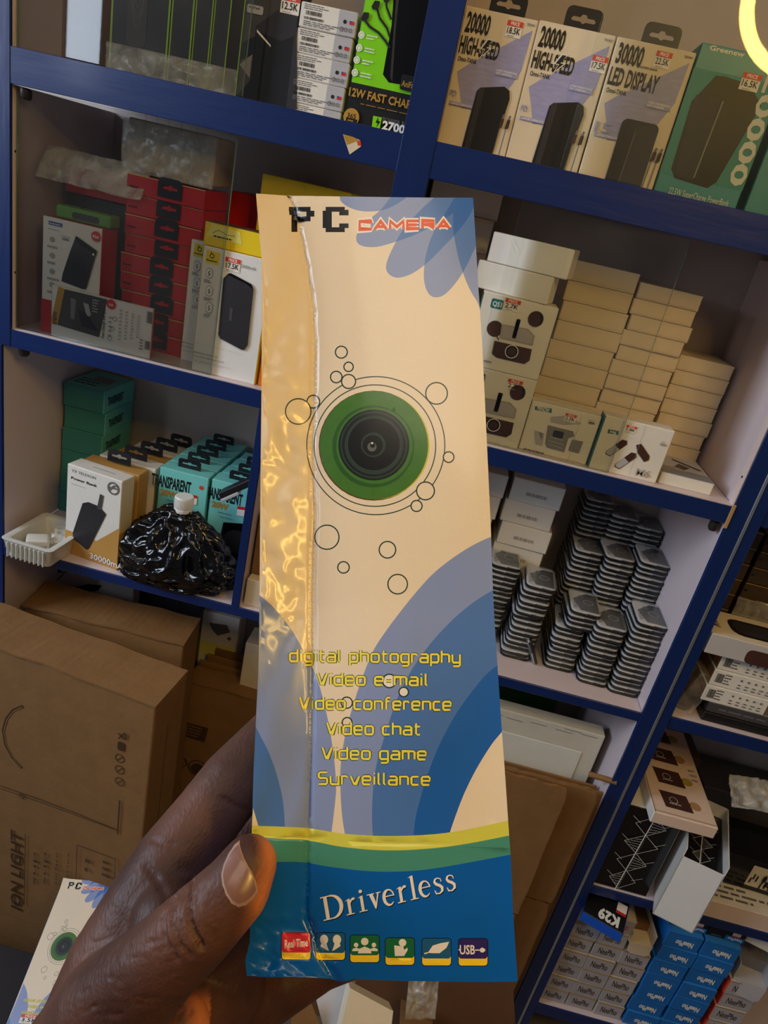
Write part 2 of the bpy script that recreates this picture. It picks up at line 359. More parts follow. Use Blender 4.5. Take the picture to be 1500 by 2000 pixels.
# ---------------------------------------------------------------- the two shelving units
def shelf(par, x0, x1, zt, band, tb=.018, name='shelf', y0=.0, face='laminate'):
    mb = MB(); mb.box(x0, x1, y0+.0025, DEP, zt-tb, zt, face); s = mb.build(name, par)
    e = MB(); e.box(x0, x1, y0-.001, y0+.0025, band[0], band[1], 'blue_paint', .0006); e.build('edge_band', s); return s
cabL = empty('shelving_unit', (0, 0, 0), 0, 'large open shelving unit with dark blue fronts and pale inside, filled with boxes', 'shelving unit')
def part(name, par, x0, x1, y0, y1, z0, z1, k, bev=.0008):
    mb = MB(); mb.box(x0, x1, y0, y1, z0, z1, k, bev); return mb.build(name, par)
part('back_panel', cabL, -.70, .449, DEP, DEP+.012, .03, CZ+.47, 'back_board', 0)
for z0, z1 in ((Z3-.9, Z3-.017), (Z3, Z2-.027), (Z2, Z1-.043), (Z1-.01, CZ+.47)):
    pl = part('side_panel', cabL, -.70, -.672 if z0 < Z2-.05 else -.66, .003, DEP, max(z0, .02), z1, 'laminate')
    pr = part('side_panel', cabL, .424, .448, .003, DEP, max(z0, .02), z1, 'laminate')
    if z0 >= Z2-.05:
        mb = MB(); mb.box(-.66, -.6585, .001, .018, z0, z1, 'laminate_edge')
        for q in (.25, .75):
            mb.lathe([(.0017, 0), (.0017, .0004)], (0, 0, 0), 'screw', 8)
            for i in range(len(mb.v)-16, len(mb.v)): a = mb.v[i]; mb.v[i] = (-.6585+a[2], .010+a[0], z0+(z1-z0)*q+a[1])
        mb.build('edge_strip', pl)
        mb = MB(); mb.box(.4225, .424, .001, .018, z0, z1, 'laminate_edge'); mb.box(.4215, .4225, .008, .011, z0+.04, z0+.043, 'screw'); mb.build('edge_strip', pr)
for z0, z1 in ((.02, Z2-.027), (Z2-.027, CZ+.47)):
    part('front_post', cabL, -.74, -.672 if z1 < Z2 else -.658, -.002, .004, z0, z1, 'blue_paint_v')
part('front_post', cabL, .424, .4475, -.002, .004, .02, CZ+.47, 'blue_paint_v')
part('divider', cabL, -.122, -.110, .005, DEP, Z3-.017, CZ+.47, 'laminate')
part('front_post', cabL, -.138, -.095, -.002, .005, Z3-.017, CZ+.47, 'blue_paint_v')
dv = part('divider', cabL, -.268, -.256, .004, DEP, Z3, Z2-.027, 'laminate'); part('edge_band', dv, -.269, -.2555, -.0015, .004, Z3-.001, Z2-.027, 'blue_paint_v')
for a, b in ((-.66, -.122), (-.110, .424)):
    shelf(cabL, a, b, Z1-.008, (Z1-.043, Z1), .02)
    shelf(cabL, a-(.012 if a < -.2 else 0), b, Z2, (Z2-.0275, Z2-.001), .02)
    shelf(cabL, a-(.012 if a < -.2 else 0), b, Z3, (Z3-.0175, Z3-.0005), .016)
# cut end of the laminate strip where the right-hand shelf meets the post
part('corner_trim', cabL, .421, .4265, -.004, -.002, Z2-.034, Z2+.003, 'raw_wood')
for zz in (Z2-.04, Z1-.058): # dark knobs of the sliding-glass track under the shelves
    mb = MB(); mb.lathe([(.006, 0), (.008, .004), (.008, .012), (.004, .014)], (-.645, .012, zz), 'screw', 14); mb.build('track_stop', cabL, smooth='auto')
mb = MB(); mb.lathe([(.005, 0), (.007, .004), (.007, .014), (.004, .016)], (.414, .012, Z2-.046), 'screw', 14); mb.build('track_stop', cabL, smooth='auto')
cabR = empty('shelving_unit', (0, 0, 0), 0, 'right-hand neighbouring shelving unit with blue edges, cut off by the right side of the photo', 'shelving unit')
part('back_panel', cabR, .45, 1.15, DEP, DEP+.012, .03, CZ+.47, 'back_board', 0)
pp = part('side_panel', cabR, .4525, .468, .0, DEP, .02, CZ+.47, 'laminate')
part('front_post', cabR, .4525, .4685, -.003, .002, .02, CZ+.47, 'blue_paint_v')
part('metal_trim', cabR, .4475, .4525, -.004, .0, .02, CZ+.47, 'metal_strip')
part('side_panel', cabR, 1.13, 1.15, .0, DEP, .02, CZ+.47, 'laminate')
shelf(cabR, .468, 1.13, CZ-.285, (CZ-.312, CZ-.285), .02); shelf(cabR, .468, 1.13, Z1, (Z1-.04, Z1), .02)
shelf(cabR, .468, 1.13, CZ-.656, (CZ-.679, CZ-.6565), .018); shelf(cabR, .468, 1.13, Z4, (Z4-.02, Z4-.0005), .018); shelf(cabR, .468, 1.13, Z5, (Z5-.03, Z5-.0005), .018)
# sliding glass panes of the left unit
def pane(x0, x1, y, z0, z1):
    mb = MB(); mb.box(x0, x1, y, y+.004, z0, z1, {'front': 'glass', 'back': 'glass', 'left': 'glass_edge', 'right': 'glass_edge', 'top': 'glass_edge', 'bottom': 'glass_edge'}); return mb.build('glass_pane', cabL)
pane(-.656, -.352, .010, Z2+.001, Z1-.045); pane(-.656, -.352, .010, Z1+.002, CZ+.45)
pane(.062, .4205, .010, Z1+.002, CZ+.45); pane(.028, .245, .010, Z2+.001, Z1-.045)
# torn corner of a label stuck on the blue shelf front
_p = ony(685, 283, 0)
mb = MB(); mb.decal(V((_p.x-.012, -.0012, _p.z-.011)), V((.026, 0, 0)), V((0, 0, .022)), (0, -1, 0), [('p', 'cream_card', [(0, .95), (.5, .0), (1, .55), (.85, .85), (.55, .9)]), ('p', 'ink_gold', [(0, .95), (.3, .45), (.82, .82), (.55, .92)]), ('p', 'orange_red', [(.82, .55), (1, .55), (.9, .85), (.74, .75)])])
tag(mb.build('torn_sticker'), 'small torn paper corner stuck on the blue shelf front left of the middle post', 'sticker')
# ring lamp that lights the right-hand shelves (its reflection shows in the glass at the top right)
mat('ring_glow', (255, 200, 120), .5, 0, emit=(255, 206, 100), es=RING_POW)
def ring_lamp():
    R_ = empty('ring_lamp', RING_C, 0, 'round glowing ring lamp on a stand behind the photographer, mirrored in the glass', 'lamp')
    d = (V((0, 0, CZ-.2))-RING_C).normalized(); a = d.cross(V((0, 0, 1))).normalized(); b = d.cross(a); mb = MB()
    pts = [(a*math.cos(t)+b*math.sin(t))*RING_R for t in [2*math.pi*i/48 for i in range(49)]]
    mb.tube(pts, .018, 'ring_glow', 8, False); mb.build('light_tube', R_)
    mb = MB(); mb.tube([p-d*.02 for p in pts], .02, 'black_plastic', 8, False); mb.build('housing', R_)
    mb = MB(); mb.tube([V((0, 0, -RING_R-.02))-d*.02, V((0, 0, .02-RING_C.z))-d*.02], .012, 'black_plastic', 8)
    for i in range(3): q = 2.1*i; mb.tube([V((0, 0, .5-RING_C.z)), V((.35*math.cos(q), .35*math.sin(q), .01-RING_C.z))], .009, 'black_plastic', 6)
    mb.build('stand', R_)
ring_lamp()
# ---------------------------------------------------------------- the held box
mat('pc_white', (232, 214, 186), .36, .02, 20, coat=.5, bump=.06, bscale=500)
mat('pc_grey', (134, 150, 194), .30, .02, 20, coat=.35); mat('pc_mid', (76, 118, 184), .30, .02, 20, coat=.35); mat('pc_blue', (28, 96, 178), .3, .02, 20, coat=.35)
mat('pc_yellow', (212, 208, 78), .3, .02, 20, coat=.35); mat('pc_green', (70, 142, 122), .3, .02, 20, coat=.35); mat('pc_deep', (0, 92, 176), .26, .05, 20, coat=.4)
mat('pc_line', (22, 52, 34), .3, 0, coat=.3); mat('pc_black', (12, 10, 12), .3, 0, coat=.3); mat('pc_orange', (226, 84, 28), .3, 0, coat=.3); mat('pc_paper', (238, 228, 214), .3, 0, coat=.3)
mat('pc_gold', (240, 224, 84), .3, 0, coat=.3); mat('pc_lens1', (66, 116, 40), .3, .1, 300, coat=.3); mat('pc_lens1b', (44, 88, 34), .3, .1, 300, coat=.3); mat('pc_lens2', (18, 26, 24), .3, 0, coat=.3); mat('pc_lens3', (44, 58, 52), .3, 0, coat=.3)
mat('pc_lens4', (10, 12, 12), .3, 0, coat=.3); mat('pc_lens5', (90, 96, 92), .3, 0, coat=.3); mat('pc_lensy', (196, 184, 20), .3, 0, coat=.3); mat('pc_lensb', (92, 52, 14), .3, 0, coat=.3)
mat('pc_red', (214, 44, 64), .3, 0, coat=.3); mat('pc_icy', (250, 210, 40), .3, 0, coat=.3); mat('pc_icg', (26, 104, 60), .3, 0, coat=.3); mat('pc_icb', (30, 90, 130), .3, 0, coat=.3); mat('pc_icp', (48, 34, 100), .3, 0, coat=.3)
def A3(x, y): return (480+x/2.41, 370+y/2.41)
def A4(x, y): return (480+x/2.778, 1150+y/2.778)
def A5(x, y): return (460+x/2.679, 1600+y/2.679)
def art_layers():
    """the print of the box front, in photograph pixels: (layer name, polygon)"""
    L = []
    def smooth(pts, n=5):
        o = []
        for i in range(len(pts)-1):
            p0, p1, p2, p3 = pts[max(i-1, 0)], pts[i], pts[i+1], pts[min(i+2, len(pts)-1)]
            for j in range(n):
                t = j/n; o.append(tuple(.5*((2*b)+(c-a)*t+(2*a-5*b+4*c-d)*t*t+(3*b-a-3*c+d)*t**3) for a, b, c, d in zip(p0, p1, p2, p3)))
        return o+[pts[-1]]
    TL, TR, BR, BL = (440, 300), (1060, 300), (1120, 2000), (430, 2000)
    pet = [[(442, 20), (446, 52), (475, 78), (520, 97), (570, 104), (630, 100), (680, 85), (740, 50), (790, 10)],
           [(700, 10), (640, 90), (570, 150), (530, 190), (520, 235), (535, 260), (575, 271), (630, 268), (710, 245), (800, 212), (900, 160), (990, 100), (1080, 10)],
           [(920, 10), (830, 90), (740, 190), (685, 290), (662, 350), (664, 385), (690, 410), (730, 414), (790, 392), (860, 340), (930, 270), (1000, 195), (1060, 110), (1090, 10)],
           [(1000, 10), (940, 110), (880, 210), (848, 310), (838, 400), (846, 460), (868, 498), (898, 508), (935, 495), (980, 450), (1025, 385), (1062, 310), (1090, 230), (1100, 10)],
           [(1000, 10), (980, 90), (976, 180), (990, 270), (1012, 360), (1045, 450), (1085, 520), (1130, 560), (1130, 10)]]
    for i, p in enumerate(pet): L.append(('petal%d' % i, [A3(*q) for q in smooth(p)]))
    l1 = [A4(*q) for q in smooth([(40, 10), (75, 35), (150, 100), (240, 210), (310, 330), (380, 470), (430, 640), (470, 850), (490, 1060), (480, 1200), (462, 1345)])]
    l2 = [A4(*q) for q in smooth([(40, 300), (75, 340), (150, 440), (230, 560), (300, 720), (340, 880), (350, 1050), (345, 1200), (335, 1345)])]
    l3 = [A4(*q) for q in smooth([(40, 720), (70, 780), (130, 900), (180, 1050), (205, 1180), (215, 1345)])]
    L.append(('arcA', l1+[(470, 1640), (470, 1160)])); L.append(('arcB', l2+[(470, 1640), (470, 1260)])); L.append(('arcC', l3+[(470, 1640), (470, 1400)]))
    L.append(('arcW', [A4(40, 1190), A4(72, 1300), A4(30, 1310)]))
    r1 = [A4(*q) for q in smooth([(1400, -300), (1335, -284), (1230, -235), (1120, -165), (1020, -85), (940, 0), (850, 110), (760, 230), (690, 340), (630, 490), (580, 640), (540, 790), (515, 960), (515, 1120), (525, 1250), (545, 1370)])]
    r2 = [A4(*q) for q in smooth([(1450, -50), (1400, -25), (1345, 5), (1240, 70), (1120, 170), (1000, 300), (900, 440), (820, 600), (760, 780), (710, 950), (690, 1100), (685, 1250), (692, 1370)])]
    r3 = [A4(*q) for q in smooth([(1420, 370), (1365, 415), (1290, 480), (1180, 620), (1100, 750), (1040, 870), (990, 1000), (950, 1130), (920, 1250), (908, 1370)])]
    r4 = [A4(*q) for q in smooth([(1450, 700), (1395, 770), (1330, 850), (1250, 980), (1190, 1100), (1150, 1200), (1110, 1315), (1100, 1370)])]
    rc = [(1080, 1660)]
    L.append(('rA', r1+rc+[(1080, 1040)])); L.append(('rB', r2+rc+[(1080, 1150)])); L.append(('rC', r3+rc+[(1080, 1280)])); L.append(('rW', r4+rc+[(1080, 1400)]))
    y = [A5(*q) for q in smooth([(20, 28), (90, 34), (370, 46), (560, 75), (800, 88), (1100, 72), (1425, 8), (1500, -5)])]
    g = [A5(*q) for q in smooth([(20, 85), (90, 88), (240, 103), (375, 110), (560, 145), (780, 163), (1000, 155), (1200, 130), (1430, 86), (1500, 70)])]
    b = [A5(*q) for q in smooth([(20, 222), (210, 223), (350, 225), (500, 250), (700, 272), (900, 272), (1100, 248), (1440, 185), (1500, 172)])]
    for n, c in (('bandY', y), ('bandG', g), ('bandB', b)): L.append((n, c+[(1100, 1990), (440, 1990)]))
    def ring(n, c, r, w=4.6, fill=None, seg=40, ry=None):
        x, y_ = c; q = lambda rr: [A3(x+rr*math.cos(2*math.pi*i/seg), y_+rr*math.sin(2*math.pi*i/seg)) for i in range(seg)]
        L.append((n, q(r+w/2)))
        if fill: L.append((fill, q(r-w/2)))
    L0 = len(L)
    ring('line', (612, 1206), 325, 5, 'paper', 90); ring('line', (608, 1206), 286, 5, 'paper', 80)
    ring('lensb', (602, 1206), 259, 0); ring('lensy', (611, 1205), 254, 0, None, 60); ring('lens1', (603, 1204), 255, 0, None, 60)
    ring('lens1b', (600, 1210), 193, 0, None, 50); ring('lens1', (606, 1206), 180, 0, None, 50)
    ring('lens2', (603, 1203), 167, 0, None, 50); ring('lens3', (603, 1202), 158, 0, None, 50); ring('lens2', (603, 1202), 150, 0, None, 50); ring('lens3', (603, 1204), 138, 0, None, 44); ring('lens4', (603, 1200), 122, 0, None, 44)
    ring('lens3', (600, 1202), 58, 0, None, 30); ring('lens4', (598, 1204), 48, 0, None, 30); ring('lens5', (594, 1212), 22, 0, None, 16); ring('lens4', (597, 1204), 12, 0, None, 12); ring('paper2', (595, 1194), 5, 0, None, 8)
    for c, r in (((450, 766), 28), ((484, 835), 22), ((426, 883), 27), ((484, 904), 33), ((318, 999), 30), ((247, 1045), 60), ((898, 960), 51), ((955, 1260), 25), ((804, 1490), 26), ((846, 1419), 42), ((382, 1637), 57), ((667, 1696), 39), ((460, 1779), 27), ((715, 1858), 46)): ring('line', c, r, 6, 'paper', 32)
    for (x, y_), r, f in (((779, 500), 37, 'paper2'), ((857, 560), 26, 'paper2'), ((548, 618), 31, 'paper'), ((550, 725), 27, 'paper')):
        X, Y = A4(x, y_); q = lambda rr: [(X+rr/2.778*math.cos(2*math.pi*i/24), Y+rr/2.778*math.sin(2*math.pi*i/24)) for i in range(24)]
        L.append(('line', q(r+3))); L.append((f, q(r-4)))
    # PC in blocky letters
    for (x0, y0, x1, y1) in ((203, 82, 305, 105), (215, 105, 243, 200), (285, 100, 323, 128), (215, 127, 305, 150), (285, 82, 305, 150), (376, 82, 466, 105), (362, 100, 405, 182), (440, 96, 484, 122), (376, 178, 466, 201), (440, 160, 484, 182), (205, 82, 243, 120)): L.append(('black', [A3(x0, y0), A3(x1, y0), A3(x1, y1), A3(x0, y1)]))
    def quads(n, st, mp, w):
        for q in stroke_quads(st, w): L.append((n, [mp(*p) for p in q]))
    CM = {'C': [[(1, .82), (1, 1), (0, 1), (0, 0), (1, 0), (1, .18)]], 'A': [[(0, 0), (.5, 1), (1, 0)], [(.2, .3), (.8, .3)]], 'M': [[(0, 0), (0, 1), (.5, .25), (1, 1), (1, 0)]], 'E': [[(1, 1), (0, 1), (0, 0), (1, 0)], [(0, .5), (.85, .5)]], 'R': [[(0, 0), (0, 1), (1, 1), (1, .5), (0, .5)], [(.5, .5), (1, 0)]]}
    for nm, wd in (('paper2', 28), ('orange', 13.5)):
        x = 536
        for ch in 'CAMERA':
            cw = 62 if ch == 'M' else 54
            for st in CM[ch]: quads(nm, [(x+a*cw, 187-b*36-(x-536)*.012) for a, b in st], A3, wd)
            x += cw+18
    # techno lettering
    G = {'d': (.8, [[(.8, 1.45), (.8, 0)], [(.8, 1), (.12, 1), (0, .85), (0, .15), (.12, 0), (.8, 0)]]), 'i': (.08, [[(.04, 0), (.04, 1)], [(.04, 1.3), (.04, 1.45)]]), 'g': (.8, [[(.8, 1), (.8, -.35), (.65, -.45), (.1, -.45)], [(.8, 1), (.12, 1), (0, .85), (0, .15), (.12, 0), (.8, 0)]]),
         't': (.55, [[(.15, 1.4), (.15, .15), (.3, 0), (.55, 0)], [(0, 1), (.55, 1)]]), 'a': (.8, [[(.1, 1), (.68, 1), (.8, .85), (.8, 0), (.12, 0), (0, .12), (0, .45), (.12, .55), (.8, .55)]]), 'l': (.2, [[(.04, 1.45), (.04, .12), (.2, 0)]]), 'p': (.8, [[(0, 1), (0, -.45)], [(0, 1), (.68, 1), (.8, .85), (.8, .15), (.68, 0), (0, 0)]]),
         'h': (.8, [[(0, 0), (0, 1.45)], [(0, 1), (.68, 1), (.8, .85), (.8, 0)]]), 'o': (.8, [[(.4, 1), (.68, 1), (.8, .85), (.8, .15), (.68, 0), (.12, 0), (0, .15), (0, .85), (.12, 1), (.4, 1)]]), 'r': (.55, [[(0, 0), (0, 1)], [(0, 1), (.42, 1), (.55, .85)]]), 'y': (.8, [[(0, 1), (0, .15), (.12, 0), (.8, 0)], [(.8, 1), (.8, -.35), (.65, -.45), (.1, -.45)]]),
         'V': (.95, [[(0, 1.4), (.38, 0), (.5, 0), (.95, 1.4)]]), 'e': (.8, [[(0, .5), (.8, .5), (.8, .85), (.68, 1), (.12, 1), (0, .85), (0, .15), (.12, 0), (.75, 0)]]), '-': (.5, [[(0, .5), (.5, .5)]]), 'm': (1.2, [[(0, 0), (0, 1), (1.08, 1), (1.2, .85), (1.2, 0)], [(.6, 1), (.6, 0)]]), 'c': (.7, [[(.7, 1), (.12, 1), (0, .85), (0, .15), (.12, 0), (.7, 0)]]),
         'n': (.8, [[(0, 0), (0, 1), (.68, 1), (.8, .85), (.8, 0)]]), 'f': (.5, [[(.1, 0), (.1, 1.3), (.25, 1.45), (.5, 1.45)], [(0, 1), (.45, 1)]]), 'v': (.85, [[(0, 1), (.35, 0), (.5, 0), (.85, 1)]]), 'S': (.85, [[(.85, 1.45), (.12, 1.45), (0, 1.3), (0, .9), (.12, .75), (.73, .75), (.85, .6), (.85, .15), (.73, 0), (0, 0)]]), 'u': (.8, [[(0, 1), (0, .15), (.12, 0), (.8, 0), (.8, 1)]]), ' ': (.35, [])}
    for s, x0, x1, yb in (('digital photography', 240, 1162, 397), ('Video e-mail', 390, 984, 522), ('Video conference', 294, 1112, 654), ('Video chat', 441, 945, 790), ('Video game', 416, 977, 924), ('Surveillance', 396, 998, 1062)):
        tot = sum(G[c][0]+.34 for c in s)-.34; k = (x1-x0)/tot
        for nm, wd in (('line', 18), ('gold', 11)):
            x = x0
            for c in s:
                for st in G[c][1]: quads(nm, [(x+a*k, yb-b*44+(x-700)*.008) for a, b in st], A4, wd)
                x += (G[c][0]+.34)*k
    # serif word
    def arc(cx, cy, rx, ry, a0, a1, n=12): return [(cx+rx*math.cos(math.radians(a0+(a1-a0)*i/n)), cy+ry*math.sin(math.radians(a0+(a1-a0)*i/n))) for i in range(n+1)]
    def vst(p, w): return stroke_quads(p, w)
    R4 = lambda a, b, c, d: [(a, b), (c, b), (c, d), (a, d)]
    def wv(n, lo, hi): return [lo+(hi-lo)*math.sin(math.pi*i/(n-1)) for i in range(n)]
    def sg(ch):
        if ch == 'D': return .92, [R4(.12, 0, .27, 1), R4(0, 0, .3, .05), R4(0, .95, .3, 1)]+vst([(.22, .975), (.4, .975)]+arc(.4, .5, .42, .475, 90, -90, 14)+[(.22, .025)], [.05]*2+wv(15, .05, .16)[0:15]+[.05])
        if ch == 'r': return .48, [R4(.1, 0, .22, .66), R4(0, 0, .33, .045), [(0, .6), (.1, .6), (.22, .68), (.2, .68)]]+vst([(.2, .46), (.26, .58), (.34, .64), (.42, .62)], [.04, .07, .1, .1])
        if ch == 'i': return .34, [R4(.1, 0, .22, .66), R4(0, 0, .33, .045), [(0, .6), (.1, .6), (.22, .68), (.2, .68)], circ(.16, .86, .075, 12)]
        if ch == 'v': return .58, [[(.08, .65), (.24, .65), (.36, .14), (.29, 0), (.27, 0)], [(.44, .65), (.5, .65), (.31, 0), (.28, .05)], R4(0, .62, .3, .66), R4(.38, .62, .58, .66)]
        if ch == 'l': return .34, [R4(.1, 0, .22, 1), R4(0, 0, .33, .045), [(0, .95), (.1, .95), (.22, 1.02), (.2, 1.02)]]
        if ch == 'e': return .52, vst([(.04, .4), (.46, .4)], .045)+vst(arc(.25, .34, .21, .32, 5, 318, 20), [.05, .05, .05, .05, .06, .06, .08, .1, .12, .13, .13, .13, .12, .12, .11, .1, .09, .08, .06, .05, .03])
        if ch == 's': return .46, vst([(.37, .48), (.35, .6), (.24, .66), (.13, .63), (.09, .52), (.15, .42), (.28, .34), (.37, .24), (.36, .1), (.24, .01), (.1, .03), (.05, .18)], [.03, .04, .05, .07, .09, .11, .12, .11, .09, .06, .05, .03])
    ang = math.radians(13.3); sc = 127
    for nm, dx, dy in (('black', 4, 5), ('paper2', 0, 0)):
        x = 0
        for ch in 'Driverless':
            w, ps = sg(ch)
            for p in ps:
                q = []
                for a, b in p: X = (x+a)*sc*1.0; q.append(A5(462+dx+X*math.cos(ang)-b*sc*.17*0-b*sc*.16, 533+dy-X*math.sin(ang)-b*sc*.97))
                L.append((nm, q))
            x += w+.062
    # six icons
    cs = [(317, 664, 'red'), (497, 666, 'icb'), (676, 678, 'icg'), (860, 692, 'icg'), (1052, 695, 'icb'), (1243, 696, 'icp')]
    def rr(x, y, w, h, r):
        o = []
        for cx, cy, a0 in ((x+w-r, y+h-r, 0), (x-w+r, y+h-r, 90), (x-w+r, y-h+r, 180), (x+w-r, y-h+r, 270)):
            for a in (0, 30, 60, 90): o.append(A5(cx+r*math.cos(math.radians(a0+a)), cy+r*math.sin(math.radians(a0+a))))
        return o
    for i, (x, y_, k) in enumerate(cs):
        L.append(('black', rr(x, y_, 79, 74, 18))); L.append(('icy', rr(x, y_, 75, 70, 15))); L.append((k, [p for p in rr(x, y_-18, 75, 52, 14)]))
        B = lambda pts: L.append(('paper2', [A5(x+a, y_+b) for a, b in pts]))
        if i == 0 or i == 5:
            s = 'Real Time' if i == 0 else 'USB'; vv, ff = text_mesh(s, .02); X0, X1 = (-60, 62) if i == 0 else (-70, 10)
            for f in ff: L.append(('paper2', [A5(x+X0+(X1-X0)*vv[j][0], y_+12-(44 if i == 0 else 50)*vv[j][1]-vv[j][0]*(10 if i == 0 else 0)) for j in f]))
            if i == 5: B([(10, -14), (34, -14), (34, -8), (10, -8)]); B(circ(48, -11, 13, 10)); B([(48, -20), (64, -16), (64, -6), (48, -2)]); B([(-76, -16), (-66, -16), (-66, -10), (-76, -10)])
        if i == 1:
            for s in (-1, 1): B(circ(s*34, -36, 22, 12, 26)); B([(s*22, -20), (s*48, -20), (s*52, -2), (s*22, 18), (s*8, 24), (s*16, 2)])
        if i == 2:
            for c, q in ((-45, .6), (48, .6), (0, 1)): B(circ(c, -38 if q == 1 else -20, 20*q, 12)); B([(c-36*q, 24 if q == 1 else 12), (c-28*q, 0), (c, -12 if q == 1 else -6), (c+28*q, 0), (c+36*q, 24 if q == 1 else 12)])
        if i == 3: B(circ(14, -46, 20, 12)); B([(-30, -32), (18, -26), (22, -8), (40, -20), (40, -6), (22, 24), (-26, 24)])
        if i == 4: B([(-66, 6), (-30, -4), (-30, 0), (-62, 12)]); B([(-46, 4), (-20, -34), (20, -46), (66, -54), (52, -22), (16, 6), (-20, 6)])
    return L
LAY = {'line': 'pc_line', 'paper': 'pc_white', 'paper2': 'pc_paper', 'black': 'pc_black', 'orange': 'pc_orange', 'gold': 'pc_gold', 'lens1': 'pc_lens1', 'lens1b': 'pc_lens1b', 'lens2': 'pc_lens2', 'lens3': 'pc_lens3', 'lens4': 'pc_lens4', 'lens5': 'pc_lens5', 'lensy': 'pc_lensy', 'lensb': 'pc_lensb',
       'red': 'pc_red', 'icy': 'pc_icy', 'icg': 'pc_icg', 'icb': 'pc_icb', 'icp': 'pc_icp', 'bandY': 'pc_yellow', 'bandG': 'pc_green', 'bandB': 'pc_deep', 'arcA': 'pc_grey', 'arcB': 'pc_grey', 'arcC': 'pc_mid', 'arcW': 'pc_white', 'rA': 'pc_grey', 'rB': 'pc_mid', 'rC': 'pc_blue', 'rW': 'pc_white', 'base': 'pc_white'}
OUT = [(500, 378), (530, 380), (559, 382), (620, 383), (687, 384), (760, 385), (840, 386), (924, 386), (926, 420), (928, 453), (934, 557), (941, 660), (947, 780), (953, 909), (959, 1040), (963, 1158), (966, 1215), (973, 1320), (980, 1424), (987, 1520), (993, 1611), (997, 1667), (1002, 1780), (1007, 1860), (1011, 1917), (945, 1918), (860, 1917), (781, 1916), (691, 1912), (676, 1917), (661, 1917), (647, 1912), (572, 1908), (520, 1909), (482, 1906), (479, 1876), (488, 1839), (490, 1720), (492, 1618), (495, 1510), (500, 1402), (505, 1301), (507, 1158), (509, 909), (511, 743), (511, 507), (505, 440)]
CREASE = [(560, 378), (572, 400), (583, 440), (598, 510), (610, 590), (614, 680), (611, 800), (609, 900), (613, 1000), (608, 1150), (609, 1300), (608, 1450), (603, 1600), (600, 1700), (597, 1780), (618, 1850), (655, 1920)]
CREASE_SK = [(612+x*0, y) for x, y in ()]
def crease_x(y):
    for (x0, y0), (x1, y1) in zip(CREASE, CREASE[1:]):
        if y <= y1: return x0+(x1-x0)*max(0, (y-y0))/(y1-y0)
    return CREASE[-1][0]
LV = art_layers()
def front_cdt():
    import numpy as np
    pts = list(OUT); n = len(OUT); edges = [(i, (i+1) % n) for i in range(n)]
    for nm, p in LV:
        b = len(pts); pts += p; edges += [(b+i, b+(i+1) % len(p)) for i in range(len(p))]
    b = len(pts); cr = [(crease_x(y), y) for y in range(384, 1915, 6)]; pts += cr; edges += [(b+i, b+i+1) for i in range(len(cr)-1)]
    y = 384
    while y < 1915:
        f = (y-384)/1530; xl, xr = 508-18*f, 924+84*f; x = xl+4
        while x < xr-4:
            c = crease_x(y); pts.append((x+.01*math.sin(x+y), y)); x += 5 if abs(x-c) < 22 else (8 if x < c or (y > 1750) else 17)
        y += 7 if y > 1740 else 12
    r = delaunay_2d_cdt([V(p) for p in pts], edges, [], 0, 1e-4)
    vx = np.array([(p[0], p[1]) for p in r[0]]); tr = np.array([f[:] for f in r[2]]); ce = vx[tr].mean(axis=1)
    def inside(poly):
        P = np.array(poly); lo, hi = P.min(0), P.max(0)
        idx = np.nonzero((ce[:, 0] > lo[0]) & (ce[:, 0] < hi[0]) & (ce[:, 1] > lo[1]) & (ce[:, 1] < hi[1]))[0]
        if not len(idx): return idx
        x, y = ce[idx, 0], ce[idx, 1]; c = np.zeros(len(idx), bool); m = len(P)
        for i in range(m):
            x1, y1 = P[i]; x2, y2 = P[(i+1) % m]
            if y1 == y2: continue
            k = (y1 > y) != (y2 > y); c ^= k & (x < (x2-x1)*(y-y1)/(y2-y1)+x1)
        return idx[c]
    keys = ['base']; top = np.full(len(ce), -1); pet = np.zeros(len(ce), int); top[inside(OUT)] = 0
    base_ok = top == 0
    for nm, p in LV:
        i = inside(p)
        if nm.startswith('petal'): pet[i] += 1; k = 'petal'
        else: k = nm; pet[i] = 0
        if k not in keys: keys.append(k)
        top[i] = keys.index(k)
    tri = []
    for f, t, q, ok in zip(tr, top, pet, base_ok):
        if ok: tri.append((tuple(int(a) for a in f), ('pc_grey', 'pc_mid', 'pc_blue', 'pc_blue', 'pc_blue')[q-1] if keys[t] == 'petal' else LAY[keys[t]]))
    return [tuple(p) for p in vx.tolist()], tri
CV, CF = front_cdt()
